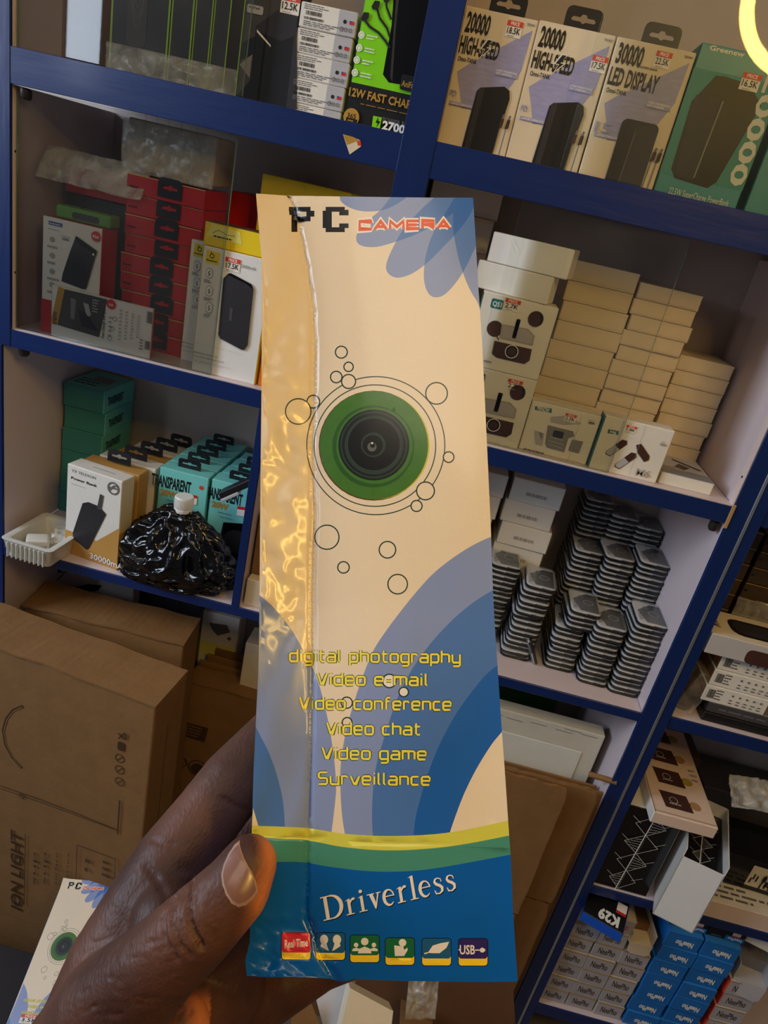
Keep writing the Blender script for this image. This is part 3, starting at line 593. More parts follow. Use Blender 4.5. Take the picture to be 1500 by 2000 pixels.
# front plane of the held box from three corners
_c = [atd(503, 379, .2998), atd(923, 385, .2992), atd(1008, 1915, .2396), atd(482, 1905, .2403)]
PO = _c[3]; PN = ((_c[2]-_c[3]).cross(_c[0]-_c[3])).normalized()
if PN.dot(CAM-PO) < 0: PN = -PN            # towards the camera
def onbox(x, y): d = ray(x, y); return CAM+d*((PO-CAM).dot(PN)/d.dot(PN))
def relief(x, y):
    """dent along the crease and crumpled lower corner; metres towards the camera"""
    c = crease_x(y); h = 0; q = .0078*(1-.62*max(0, min(1, (y-1180)/260)))*(.75+.25*min(1, (y-378)/200))
    if x < c:
        t = (c-x)/max(c-500, 1); h += -q*(1-t)**1.0-.0014*math.exp(-(c-x)/3.0)
        h += .0006*math.sin(y*.021+x*.03)*(t)*(1-t)*4
        e = max(0, min(1, (y-520)/60))*max(0, min(1, (1290-y)/80)); h += ((.0003+.0003*e)*noise.noise(V((x*.035, y*.012, 0)))+.0010*e*noise.noise(V((x*.024, y*.05, 7))))*min(1, t*3)
    else:
        t = (x-c); h += -q*math.exp(-t/150.0)-.0014*math.exp(-t/3.0)
        h += .0010*math.sin(min(1, t/max(960-c, 1))*math.pi)
    h += .0011*noise.noise(V((x*.006, y*.004, 3)))
    k = max(0, min(1, (y-1760)/120))*max(0, min(1, (640-x)/110))
    h += k*(.0026*noise.noise(V((x*.03, y*.035, 1)))+.0022*abs(noise.noise(V((x*.06, y*.07, 5))))-.0012)
    if y > 1790: h += -.0016*math.exp(-abs((x-597)-(y-1790)*.5)/5)
    return h
def onrel(x, y): p = onbox(x, y); d = (CAM-p).normalized(); return p+d*(relief(x, y)/d.dot(PN))
X_ = (_c[2]-_c[3]).normalized(); Y_ = PN.cross(X_)
D_BOX = .036
def held_box():
    r = empty('camera_box', (_c[3]+_c[2])/2, 0, 'tall glossy cream and blue box held up by the hand, its left side creased', 'box')
    R = Matrix((X_, -PN, Y_)).transposed(); r.rotation_euler = R.to_euler(); bpy.context.view_layer.update(); inv = (Matrix.Translation(r.location) @ R.to_4x4()).inverted()
    mb = MB(); vv = []
    for x, y in CV: vv.append(inv @ onrel(x, y))
    for k in set(k for _, k in CF):
        fs = [f for f, kk in CF if kk == k]; us = sorted(set(i for f in fs for i in f)); mp = {u: i for i, u in enumerate(us)}
        mb.add([vv[u] for u in us], [tuple(mp[i] for i in f) for f in fs], k)
    me_o = mb.build('front_panel', r)
    me = me_o.data; me.polygons.foreach_set('use_smooth', [True]*len(me.polygons)); bm = bmesh.new(); bm.from_mesh(me); bmesh.ops.remove_doubles(bm, verts=bm.verts[:], dist=2e-6)
    bmesh.ops.recalc_face_normals(bm, faces=bm.faces[:])
    if sum(f.normal.y for f in bm.faces) > 0: bmesh.ops.reverse_faces(bm, faces=bm.faces[:])
    bm.to_mesh(me); bm.free()
    # sides, top, bottom, back follow the outline
    ring0 = [inv @ onrel(x, y) for x, y in OUT]; cx = sum(p.x for p in ring0)/len(ring0)
    ring1 = [V((p.x*.985, p.y*0+D_BOX, p.z)) for p in ring0]; n = len(OUT); mb = MB()
    nm = lambda i: 'pc_side'
    mat('pc_side', (34, 92, 176), .3, .05, 20, coat=.3); mat('pc_sidew', (206, 212, 226), .3, .05, 20, coat=.3)
    for i in range(n):
        j = (i+1) % n; a = ring0[i]; b = ring0[j]; up = abs(b.x-a.x) > abs(b.z-a.z)
        mb.add([ring0[i], ring0[j], ring1[j], ring1[i]], [(3, 2, 1, 0)], 'pc_sidew' if (not up and a.x < 0 and a.z > .02 and i > 30 and OUT[i][1] < 1650) else 'pc_side')
    mb.add(ring1, [tuple(range(n))], 'pc_side'); mb.build('box_body', r)
    return r
HB = held_box()
# ---------------------------------------------------------------- the hand
def skin_mat():
    m = mat('skin', (112, 72, 52), .5, 0, sss=.12, spec=.35); nt = m.node_tree; L = nt.links; b = nt.nodes['Principled BSDF']
    tc = nt.nodes.new('ShaderNodeTexCoord')
    n = nt.nodes.new('ShaderNodeTexNoise'); n.inputs['Scale'].default_value = 28; n.inputs['Detail'].default_value = 6; L.new(tc.outputs['Object'], n.inputs[0])
    r = nt.nodes.new('ShaderNodeValToRGB'); r.color_ramp.elements[0].color = lin((62, 36, 28)); r.color_ramp.elements[1].color = lin((104, 66, 48)); r.color_ramp.elements[0].position = .3; r.color_ramp.elements[1].position = .7
    at = nt.nodes.new('ShaderNodeAttribute'); at.attribute_name = 'palmar_lamp_tint'; mx = nt.nodes.new('ShaderNodeMix'); mx.data_type = 'RGBA'; mx.inputs[7].default_value = lin((206, 122, 66))
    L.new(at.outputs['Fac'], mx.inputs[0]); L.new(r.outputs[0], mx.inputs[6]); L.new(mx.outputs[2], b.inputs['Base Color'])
    L.new(n.outputs[0], r.inputs[0])
    w = nt.nodes.new('ShaderNodeTexNoise'); w.inputs['Scale'].default_value = 420; w.inputs['Detail'].default_value = 3; mp = nt.nodes.new('ShaderNodeMapping'); mp.inputs['Rotation'].default_value = (0, .8, .4); mp.inputs['Scale'].default_value = (1, .35, 1); L.new(tc.outputs['Object'], mp.inputs[0]); L.new(mp.outputs[0], w.inputs[0])
    v = nt.nodes.new('ShaderNodeTexVoronoi'); v.inputs['Scale'].default_value = 900; L.new(mp.outputs[0], v.inputs[0])
    ad = nt.nodes.new('ShaderNodeMath'); ad.operation = 'MULTIPLY_ADD'; ad.inputs[1].default_value = .5; L.new(v.outputs[0], ad.inputs[0]); L.new(w.outputs[0], ad.inputs[2])
    bp = nt.nodes.new('ShaderNodeBump'); bp.inputs['Strength'].default_value = .3; bp.inputs['Distance'].default_value = .0008; L.new(ad.outputs[0], bp.inputs['Height']); L.new(bp.outputs[0], b.inputs['Normal'])
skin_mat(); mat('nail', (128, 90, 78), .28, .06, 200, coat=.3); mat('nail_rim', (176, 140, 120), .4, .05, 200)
def HP(x, y, d, r): return atd(x, y, d), r*d/F
HAND = {  # joint chains: photograph pixel, distance from the lens, radius in pixels
    'thumb': [(487, 1686, .2365, 55), (458, 1738, .234, 69), (385, 1812, .232, 79), (312, 1880, .236, 86), (215, 1975, .246, 108), (150, 2110, .262, 140)],
    'index': [(250, 1880, .272, 110), (300, 1775, .277, 98), (342, 1690, .284, 84), (400, 1602, .292, 70), (455, 1530, .300, 68), (560, 1420, .318, 60), (650, 1330, .325, 52)],
    'wrist': [(300, 1775, .277, 98), (238, 1890, .272, 108), (195, 2000, .268, 114), (150, 2200, .28, 150)],
    'palm': [(300, 1800, .285, 95), (400, 1790, .318, 100), (420, 1930, .318, 100), (300, 2060, .29, 140)],
    'web': [(330, 1800, .262, 75), (340, 1740, .285, 75)],
    'middle': [(390, 1760, .318, 88), (470, 1665, .334, 70), (560, 1575, .345, 62), (680, 1500, .35, 54), (760, 1480, .345, 48)],
    'ring_finger': [(420, 1850, .325, 92), (520, 1800, .345, 68), (640, 1740, .352, 60), (770, 1700, .345, 50)],
    'little_finger': [(430, 1960, .320, 92), (525, 1930, .335, 66), (625, 1870, .345, 58), (740, 1840, .34, 46)],
    'heel': [(345, 2010, .268, 66), (300, 2120, .28, 120)]}
def build_hand():
    bm = bmesh.new()
    for ch in HAND.values():
        J = [HP(*j) for j in ch]
        for (a, ra), (b, rb) in zip(J, J[1:]):
            n = max(2, int((b-a).length/min(ra, rb)*3.2))
            for i in range(n+1):
                t = i/n; bmesh.ops.create_icosphere(bm, subdivisions=3, radius=ra+(rb-ra)*t, matrix=Matrix.Translation(a.lerp(b, t)))
    me = bpy.data.meshes.new('h'); bm.to_mesh(me); bm.free(); o = bpy.data.objects.new('h', me); COL.objects.link(o)
    m = o.modifiers.new('r', 'REMESH'); m.mode = 'VOXEL'; m.voxel_size = .0011
    s = o.modifiers.new('s', 'SMOOTH'); s.factor = .6; s.iterations = 14
    dg = bpy.context.evaluated_depsgraph_get(); me2 = bpy.data.meshes.new_from_object(o.evaluated_get(dg)); bpy.data.objects.remove(o)
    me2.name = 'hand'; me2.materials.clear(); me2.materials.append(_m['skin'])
    # knuckle and palm creases, pressed into the skin
    CR = [([(376, 1722), (366, 1752), (368, 1795), (380, 1825), (394, 1850)], .0025, 4.5), ([(350, 1742), (337, 1775), (337, 1812), (350, 1845), (372, 1868)], .0015, 4.2), ([(338, 1752), (318, 1790), (320, 1835), (345, 1874)], .0012, 4), ([(360, 1740), (352, 1780), (356, 1815), (366, 1838)], .0008, 3),
          ([(286, 1690), (300, 1708), (316, 1735), (330, 1765)], .0008, 7), ([(395, 1728), (386, 1760), (388, 1785)], .0003, 3), ([(436, 1560), (455, 1572), (478, 1582)], .0006, 5), ([(300, 1640), (318, 1650), (340, 1648)], .0004, 5)]
    rg = random.Random(5)
    for i in range(46):
        x, y = rg.uniform(150, 350), rg.uniform(1830, 1990); a = rg.uniform(-.5, .25); l = rg.uniform(14, 40); CR.append(([(x, y), (x+l*.5, y+a*l*.5+3), (x+l, y+a*l)], .0004, 2.4))
    for i in range(16):
        x, y = rg.uniform(380, 440), rg.uniform(1730, 1850); CR.append(([(x, y), (x-2, y+10), (x+3, y+22)], .0003, 2))
    for v in me2.vertices:
        x, y = topx(v.co)
        if not (120 < x < 560 and 1500 < y < 2010): continue
        d = 0
        for pl, dep, w in CR:
            if not (min(p[0] for p in pl)-14 < x < max(p[0] for p in pl)+14 and min(p[1] for p in pl)-14 < y < max(p[1] for p in pl)+14): continue
            best = 1e9
            for (ax, ay), (bx, by) in zip(pl, pl[1:]):
                q = max(0, min(1, ((x-ax)*(bx-ax)+(y-ay)*(by-ay))/((bx-ax)**2+(by-ay)**2))); best = min(best, math.hypot(x-ax-q*(bx-ax), y-ay-q*(by-ay)))
            d += dep*math.exp(-(best/w)**2)
        if d and v.normal.dot(CAM-v.co) > 0: v.co -= v.normal*d
    me2.polygons.foreach_set('use_smooth', [True]*len(me2.polygons)); me2.update()
    pa = me2.attributes.new('palmar_lamp_tint', 'FLOAT', 'POINT'); dr = (AR*.85+AF*.35-AU*.05).normalized(); vals = []
    for v in me2.vertices:      # paler thumb pad and palm heel, plus painted warm light on right-facing skin
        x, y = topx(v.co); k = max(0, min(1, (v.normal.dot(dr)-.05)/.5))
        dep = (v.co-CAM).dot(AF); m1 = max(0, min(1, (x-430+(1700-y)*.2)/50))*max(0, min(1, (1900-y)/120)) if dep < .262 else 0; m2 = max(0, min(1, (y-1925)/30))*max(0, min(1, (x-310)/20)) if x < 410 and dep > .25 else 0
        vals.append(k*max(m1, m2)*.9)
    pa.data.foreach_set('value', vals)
    h = bpy.data.objects.new('hand', me2); COL.objects.link(h)
    tag(h, 'dark-skinned left hand gripping the tall cream and blue box, thumb over its lower left edge', 'hand')
    # nail, laid on the thumb
    bvh = BVHTree.FromPolygons([v.co for v in me2.vertices], [p.vertices[:] for p in me2.polygons])
    nl = [(468, 1641), (458, 1650), (446, 1668), (437, 1688), (432, 1708), (434, 1728), (441, 1748), (452, 1765), (466, 1772), (480, 1768), (494, 1756), (504, 1742), (500, 1722), (492, 1703), (482, 1686), (474, 1668)]
    cx = sum(p[0] for p in nl)/len(nl); cy = sum(p[1] for p in nl)/len(nl); V0 = []; fs = []; K = 7
    for k in range(K+1):
        for p in nl:
            t = 1-k/K; x, y = cx+(p[0]-cx)*t, cy+(p[1]-cy)*t; d = ray(x, y); hit, nn, _, _ = bvh.ray_cast(CAM, d.normalized())
            if hit is None: hit = atd(x, y, .232); nn = V((0, -1, 0))
            V0.append(hit+nn*(.00005 if k == 0 else .0006))
    n = len(nl)
    for k in range(K):
        for i in range(n): fs.append((k*n+i, k*n+(i+1) % n, (k+1)*n+(i+1) % n, (k+1)*n+i))
    mb = MB(); mb.add(V0, fs[:n], 'nail_rim'); mb.add(V0, fs[n:], 'nail'); o = mb.build('thumb_nail', h, smooth=True); o['label'] = 'pale pinkish thumb nail'
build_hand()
# ---------------------------------------------------------------- boxes
def face_uv(A, rz, w, h):
    """photograph pixel -> fraction of the front face of a box standing at A"""
    ux = V((math.cos(rz), math.sin(rz), 0)); n = V((-ux.y, ux.x, 0))
    def g(x, y):
        d = ray(x, y); p = CAM+d*((A-CAM).dot(n)/d.dot(n)); q = p-A; return q.dot(ux)/w, q.z/h
    return g
def crop(x0, y0, s): return lambda x, y: (x0+x/s, y0+y/s)
class Art:
    """artwork given in pixels of an enlarged detail of the photograph"""
    def __init__(s, g, c): s.g = lambda x, y: g(*c(x, y)); s.i = []
    def t(s, m, txt, bl, tr, bold=0, flip=0): a = s.g(*bl); b = s.g(*tr); s.i.append(('t', m, txt, a[0], a[1], b[0], b[1], bold, flip)); return s
    def r(s, m, bl, tr): a = s.g(*bl); b = s.g(*tr); s.i.append(('r', m, a[0], a[1], b[0], b[1])); return s
    def p(s, m, *pts): s.i.append(('p', m, [s.g(*q) for q in pts])); return s
    def l(s, m, bl, tr, n): a = s.g(*bl); b = s.g(*tr); s.i.append(('l', m, a[0], a[1], b[0], b[1], n)); return s
    def bar(s, m, bl, tr): a = s.g(*bl); b = s.g(*tr); s.i.append(('bar', m, a[0], a[1], b[0], b[1])); return s
    def c(s, m, c, r): a = s.g(*c); b = s.g(c[0]+r, c[1]+r*.23); s.i.append(('c', m, a[0], a[1], abs(b[0]-a[0]))); return s
    def o(s, m, c, r, w): a = s.g(*c); b = s.g(c[0]+r, c[1]+r*.23); q = abs(b[0]-a[0]); s.i.append(('o', m, a[0], a[1], q, q*w)); return s
    def s_(s, m, w, *pts): a = s.g(0, 0); b = s.g(w, w*.23); s.i.append(('s', m, [s.g(*q) for q in pts], abs(b[0]-a[0]))); return s
    def rr(s, m, bl, tr, r=.1): a = s.g(*bl); b = s.g(*tr); s.i.append(('rr', m, a[0], a[1], b[0], b[1], r)); return s
def carton(name, label, cat, A, rz, w, d, h, k='white_card', art=None, group=None, parts=None, bev=.0012):
    mb = carton_mb(w, d, h, k, art, bev)
    if not parts: return tag(mb.build(name, None, A, rz), label, cat, group)
    r = empty(name, A, rz, label, cat, group); mb.build('box_body', r)
    for p in parts: p(r)
    return r
def stack(name, label, cat, group, A, rz, w, d, h, n, k, art=None, jit=.003, turn=.02, parts=None, seed=1, lean=(0, 0), arts=None):
    """n boxes one on another; label is a template with {n}"""
    rg = random.Random(seed); first = None; out = []
    for i in range(n):
        z = A.z+i*(h+.0004); loc = V((A.x+rg.uniform(-jit, jit)+lean[0]*i, A.y+rg.uniform(-jit, jit)+lean[1]*i, z)); r_ = rz+rg.uniform(-turn, turn)
        lb = label.format(n=nth(n-1-i, n))
        if first is None: first = o = carton(name, lb, cat, loc, r_, w, d, h, k, art, group, parts)
        else: o = dup(first, loc, r_, lb, group)
        out.append(o)
    return out
def sheet(name, pts, k, parent=None, sub=0): # thin crumpled film through a grid of world points
    pass
def film(name, o, ux, uy, nu, nv, amp, k, label=None, cat=None, seed=0, curl=0, parent=None):
    """a crumpled sheet of clear film spanning ux, uy from o"""
    vs_, fs = [], []; n = ux.cross(uy).normalized()
    for j in range(nv+1):
        for i in range(nu+1):
            a, b = i/nu, j/nv; q = V((a*7+seed, b*5, seed*1.7)); d = noise.noise(q)*amp+abs(noise.noise(q*2.3))*amp*.7+curl*math.sin(math.pi*a)*math.sin(math.pi*b)
            vs_.append(o+ux*a+uy*b+n*d)
    for j in range(nv):
        for i in range(nu): fs.append((j*(nu+1)+i, j*(nu+1)+i+1, (j+1)*(nu+1)+i+1, (j+1)*(nu+1)+i))
    mb = MB(); mb.add(vs_, fs, k); r = mb.build(name, parent, smooth=True)
    m = r.modifiers.new('s', 'SOLIDIFY'); m.thickness = .0003
    return tag(r, label, cat)
def bank(a, pts_front, side, k1='black_gloss', k2='charcoal'):
    a.p(k1, *pts_front); a.p(k2, *side)
# ================================================================ left side, upper shelf
zb = Z1-.008
C2 = crop(440, 0, 3.571); C1 = crop(0, 0, 3.0)
Y = .034
def span(pl, pr, y): a, b = ony(*pl, y), ony(*pr, y); return a.x, b.x
def at_y(pl, pr, y, z0, top=None, h=None):
    """box front on the plane y: left/right pixel columns, base z0, top from pixel"""
    x0, x1 = span(pl, pr, y); A = V((x0, y, z0)); return A, x1-x0, (ony(*top, y).z-z0 if top else h)
def prod_12w():
    A, w, h = at_y((672, 243), (790, 262), Y, zb, h=.20); w = -.125-A.x; g = face_uv(A, 0, w, h); a = Art(g, C2)
    a.r('ink_black', (820, 960), (1700, 590)); a.i[-1] = ('r', 'black_card', 0, 0, 1, g(*C2(850, 565))[1])
    a.p('black_gloss', (1180, -100), (1160, 180), (1100, 520), (1140, 575), (1230, 590), (1520, 640), (1700, -100)); a.p('charcoal', (1200, -100), (1175, 200), (1150, 540), (1165, 570), (1190, 200), (1220, -100))
    for q, (x, y) in enumerate(((950, 245), (935, 335), (918, 420), (905, 508))): a.c('ink_white', (x, y), 22); a.o('lime', (x, y), 14, .25); a.l('ink_white', (x+35, y+32), (x+120, y+8), 2)
    a.s_('ink_black', 14, (980, 150), (1010, 190), (1070, 230), (1120, 290), (1150, 340)); a.s_('ink_black', 14, (1060, 60), (1080, 130), (1130, 200), (1150, 260)); a.s_('ink_black', 14, (1120, -10), (1130, 60), (1160, 140))
    for x, y in ((975, 120), (1050, 40), (1130, -10)): a.p('ink_black', (x-28, y+10), (x-5, y-32), (x+32, y-28), (x+26, y+10), (x+4, y+34), (x-18, y+30))
    a.rr('black_card', (1215, 625), (1400, 555), .03); a.t('ink_gold', 'AniFast', (1228, 604), (1345, 585), .02)
    a.t('ink_gold', '12W FAST CHARGE', (862, 670), (1380, 722), .03); a.l('ink_gold', (945, 730), (1330, 806), 1)
    a.c('ink_gold', (882, 820), 54); a.t('black_card', '365', (852, 822), (918, 800), .02); a.r('black_card', (842, 850), (925, 838)); a.l('ink_gold', (855, 849), (915, 840), 1)
    a.p('lime', (1035, 810), (1095, 822), (1080, 905), (1025, 885)); a.p('black_card', (1072, 818), (1050, 858), (1066, 862), (1056, 892), (1086, 850), (1070, 846))
    a.t('ink_grey', 'POWER BANK', (1098, 846), (1330, 870), .01); a.t('ink_white', '27000', (1092, 905), (1300, 885), .04)
    carton('power_bank_box', 'lime green and black power bank box reading 12W FAST CHARGE beside the middle post', 'box', A, 0, w, .06, h, {'front': 'lime', 'left': 'green_card', 'right': 'lime', 'top': 'lime'}, {'front': a.i})
prod_12w()
def spines():
    tops = [(588, 0)]; A, w, _ = at_y((560, 216), (664, 240), Y, zb, h=1); sm = [(425, 695), (450, 525), (480, 350), (505, 175), (530, -5)]
    zs = [ony(*C2(*p), Y).z for p in sm]; z0 = zb; n = 0
    hh = (zs[-1]-zs[0])/4; zstart = zs[0]-hh
    g = face_uv(V((A.x, Y, 0)), 0, 1, 1); art = []
    art += [('r', 'lightgrey', .68, .02, .995, .98), ('l', 'ink_grey', .06, .72, .5, .95, 3), ('bar', 'ink_black', .1, .52, .38, .68), ('bar', 'ink_black', .08, .34, .42, .44), ('l', 'ink_grey', .08, .08, .82, .3, 3), ('c', 'ink_black', .8, .55, .03), ('r', 'red_ink', .88, .48, .96, .62), ('r', 'ink_blue', .88, .56, .92, .62), ('o', 'ink_grey', .76, .25, .035, .012), ('o', 'ink_grey', .84, .25, .03, .012), ('o', 'ink_grey', .92, .25, .03, .012)]
    stack('white_carton', 'white carton with barcode and tiny flag, upper shelf, {n}', 'box', 'white cartons stacked beside the lime green box', V((A.x, Y, zstart)), 0, w, .13, hh-.0006, 5, 'white_card', {'front': art}, .001, .004)
    carton('black_carton', 'black carton lying under the stack of white cartons on the upper shelf', 'box', V((A.x, Y+.004, zb)), 0, w, .12, zstart-zb-.0004, 'black_card')
spines()
def anifast():
    A, w, h = at_y((458, 190), (560, 216), Y, zb, h=.2); w -= .001; g = face_uv(A, 0, w, h); a = Art(g, C2)
    a.p('charcoal', (215, 180), (380, 60), (500, 120), (500, 760), (420, 770), (60, 690), (170, 560)); a.p('black_card', (215, 210), (390, 290), (480, 250), (420, 780), (60, 690), (180, 560))
    a.p('midgrey', (100, 450), (190, 380), (170, 545)); a.p('ink_white', (222, 205), (318, 315), (318, 330), (222, 225)); a.i[0] = a.i[0]
    a.p('black_card', (120, 300), (215, 250), (205, 370), (105, 415))
    a.rr('lightgrey', (150, 85), (270, 50), .03); a.t('ink_black', 'AniFast', (165, 55), (245, 55), .02)
    carton('power_bank_box', 'dark grey power bank box with a price sticker left of the white carton stack', 'box', A, 0, w, .05, h, {'front': 'darkgrey', 'left': 'green_edge', 'right': 'black_card', 'top': 'black_card'}, {'front': a.i+[('r', 'green_edge', 0, 0, .02, 1)]}, None,
           [lambda r: price(r, w, h, g(*C2(382, 85))[0]/1, g(*C2(382, 85))[1]/1, .024, .02, '12.5K')])
anifast()
xs = [212, 325, 369, 404, 437]; nm_ = ['wide black box face with a swirled grey pattern, first', 'second', 'third', 'fourth']
for i in range(4):
    xl, xr = ony(xs[i], 140, .05).x, ony(xs[i+1], 150, .05).x; w = xr-xl-.0012; h = .21
    art = [('r', 'green_edge', 0, 0, .03 if i == 0 else .07, 1), ('r', 'green_edge', .97 if i == 0 else .93, 0, 1, 1)]
    if i == 0: art += [('rr', 'darkgrey', .28, .2, .62, 1.2, .1)]+[('s', 'midgrey', [(.45-.12*math.sin(t)*q, .62+.3*math.cos(t)*q) for t in [k*.5 for k in range(12)]], .006) for q in (.3, .5, .7, .9, 1.05)]
    carton('power_bank_box', ['wide black box with green edges behind the upper left glass, first of four', 'narrow black box with green edges, second of four behind the upper left glass', 'narrow black box with green edges, third of four behind the upper left glass', 'narrow black box beside the glass edge, last of four on the upper shelf'][i], 'box', V((xl, .05+.002*i, zb)), 0, w, .12, h, {'front': 'charcoal', 'left': 'black_card', 'right': 'black_card', 'top': 'black_card'}, {'front': art}, 'black boxes with green edges on the upper left shelf')
film('cling_film', ony(205, 165, .036), V((.19, 0, 0)), V((0, 0, .05)), 40, 14, .003, 'film_dense', 'crumpled clear film lying in front of the black boxes, upper left shelf', 'plastic film', 3)
carton('brown_carton', 'plain brown carton against the side wall, upper left shelf behind glass', 'box', V((ony(60, 60, .12).x-.01, .12, zb)), 0, .06, .13, .22, 'kraft')
# ================================================================ left side, second shelf
C4 = crop(0, 360, 2.885); C46 = crop(60, 180, 3.947)
def redwhite():
    A = onz(78, 632, Z2); y = A.y = .024; A.x = ony(80, 628, y).x; w = ony(206, 452, y).x-ony(88, 421, y).x; h = ony(88, 421, y).z-Z2; g = face_uv(A, 0, w, h); a = Art(g, C4)
    a.i.append(('r', 'red_card', 0, 0, 1, g(*C4(230, 640))[1])); a.r('ink_blue', (275, 225), (352, 222)); a.l('ink_white', (280, 222), (348, 228), 1); a.l('ink_grey', (272, 250), (345, 262), 1)
    for y_ in (310, 400, 490, 565): a.c('ink_pale', (295, y_), 14); a.l('ink_pale', (268, y_+50), (335, y_+35), 1)
    a.l('ink_grey', (345, 290), (410, 300), 1); a.t('ink_black', '35K', (352, 312), (395, 308), .01)
    a.p('charcoal', (432, 290), (550, 375), (488, 590), (470, 590), (350, 545), (358, 500), (395, 390)); a.p('black_gloss', (432, 290), (550, 375), (545, 400), (428, 320)); a.c('ink_white', (530, 395), 6)
    a.c('red_ink', (545, 293), 26); a.t('ink_white', 'Hot', (528, 300), (562, 290), .03)
    carton('power_bank_box', 'white and red box with a tilted dark power bank picture behind the left glass', 'box', A, 0, w, .045, h, {'front': 'white_card', 'right': 'red_card', 'left': 'red_card', 'top': 'red_card'}, {'front': a.i})
    return A, w, h
RW = redwhite()
def cable_box():
    y = .0155; A = V((ony(99, 632, y).x, y, Z2)); w = ony(293, 686, y).x-A.x; h = ony(114, 559, y).z-Z2; g = face_uv(A, 0, w, h); a = Art(g, C4)
    a.p('ink_gold', (330, 575), (366, 590), (325, 792), (285, 785)); a.t('ink_black', 'oraimo', (292, 785), (322, 720), .02, 2)
    a.p('darkgrey', (366, 590), (605, 648), (560, 862), (325, 792)); a.p('midgrey', (400, 640), (430, 650), (420, 760), (400, 755)); a.p('lightgrey', (470, 665), (500, 675), (515, 740), (490, 745)); a.p('charcoal', (440, 700), (480, 720), (560, 830), (460, 800)); a.l('lightgrey', (520, 720), (560, 650), 5)
    a.t('ink_black', 'Fast Charge and sync', (572, 862), (602, 700), .01, 2); a.l('ink_pale', (610, 860), (640, 740), 5)
    a.c('red_ink', (629, 676), 26); a.t('ink_white', '3A', (615, 682), (645, 676), .02)
    for x, y_ in ((650, 758), (635, 812), (620, 866)): a.o('ink_grey', (x, y_), 12, .2)
    for i in range(4): a.l('ink_pale', (668+i*34, 880-i*5), (694+i*34, 700+i*12), 9)
    a.bar('ink_black', (828, 778), (865, 720)); a.bar('ink_black', (818, 925), (850, 885)); a.l('ink_grey', (788, 930), (815, 870), 4)
    carton('cable_box', 'long white charging cable box with a dark picture lying on its edge, left glass shelf', 'box', A, 0, w, .007, h, {'front': 'white_gloss', 'right': 'orange_red', 'left': 'ink_gold', 'top': 'white_card'}, {'front': a.i})
cable_box()
def red_stack():
    y = .07; x0 = ony(240, 470, y).x; x1 = ony(371, 509, y).x+.012; w = x1-x0; top = ony(255, 335, y).z; n = 9; h = (top-Z2)/n-.0006
    def tabp(r): o = hang_tab(r, w, h, .02, .56, .036, .026, up=True, y=-.0025); o.rotation_euler = (0, 0, 0); o.location = (0, 0, -h*.78)
    art = {'front': [('r', 'pale_yellow', 0, .97, 1, 1), ('l', 'ink_black', .04, .3, .2, .5, 1)]}
    stack('red_carton', 'red carton with black hanger tab behind the glass, {n}', 'box', 'red cartons with black hanger tabs in a column', V((x0, y, Z2)), 0, w, .10, h, n, {'front': 'red_card', 'right': 'red_card', 'top': 'red_card'}, art, .0022, .012, [tabp], 4)
    stack('red_carton', 'plain red carton at the dark back right of the glass, {n}', 'box', 'plain red cartons at the back', V((x1+.004, .17, Z2)), 0, .055, .10, .062, 4, 'red_card', None, .001, .01)
    return x0, x1, top, y
RS = red_stack()
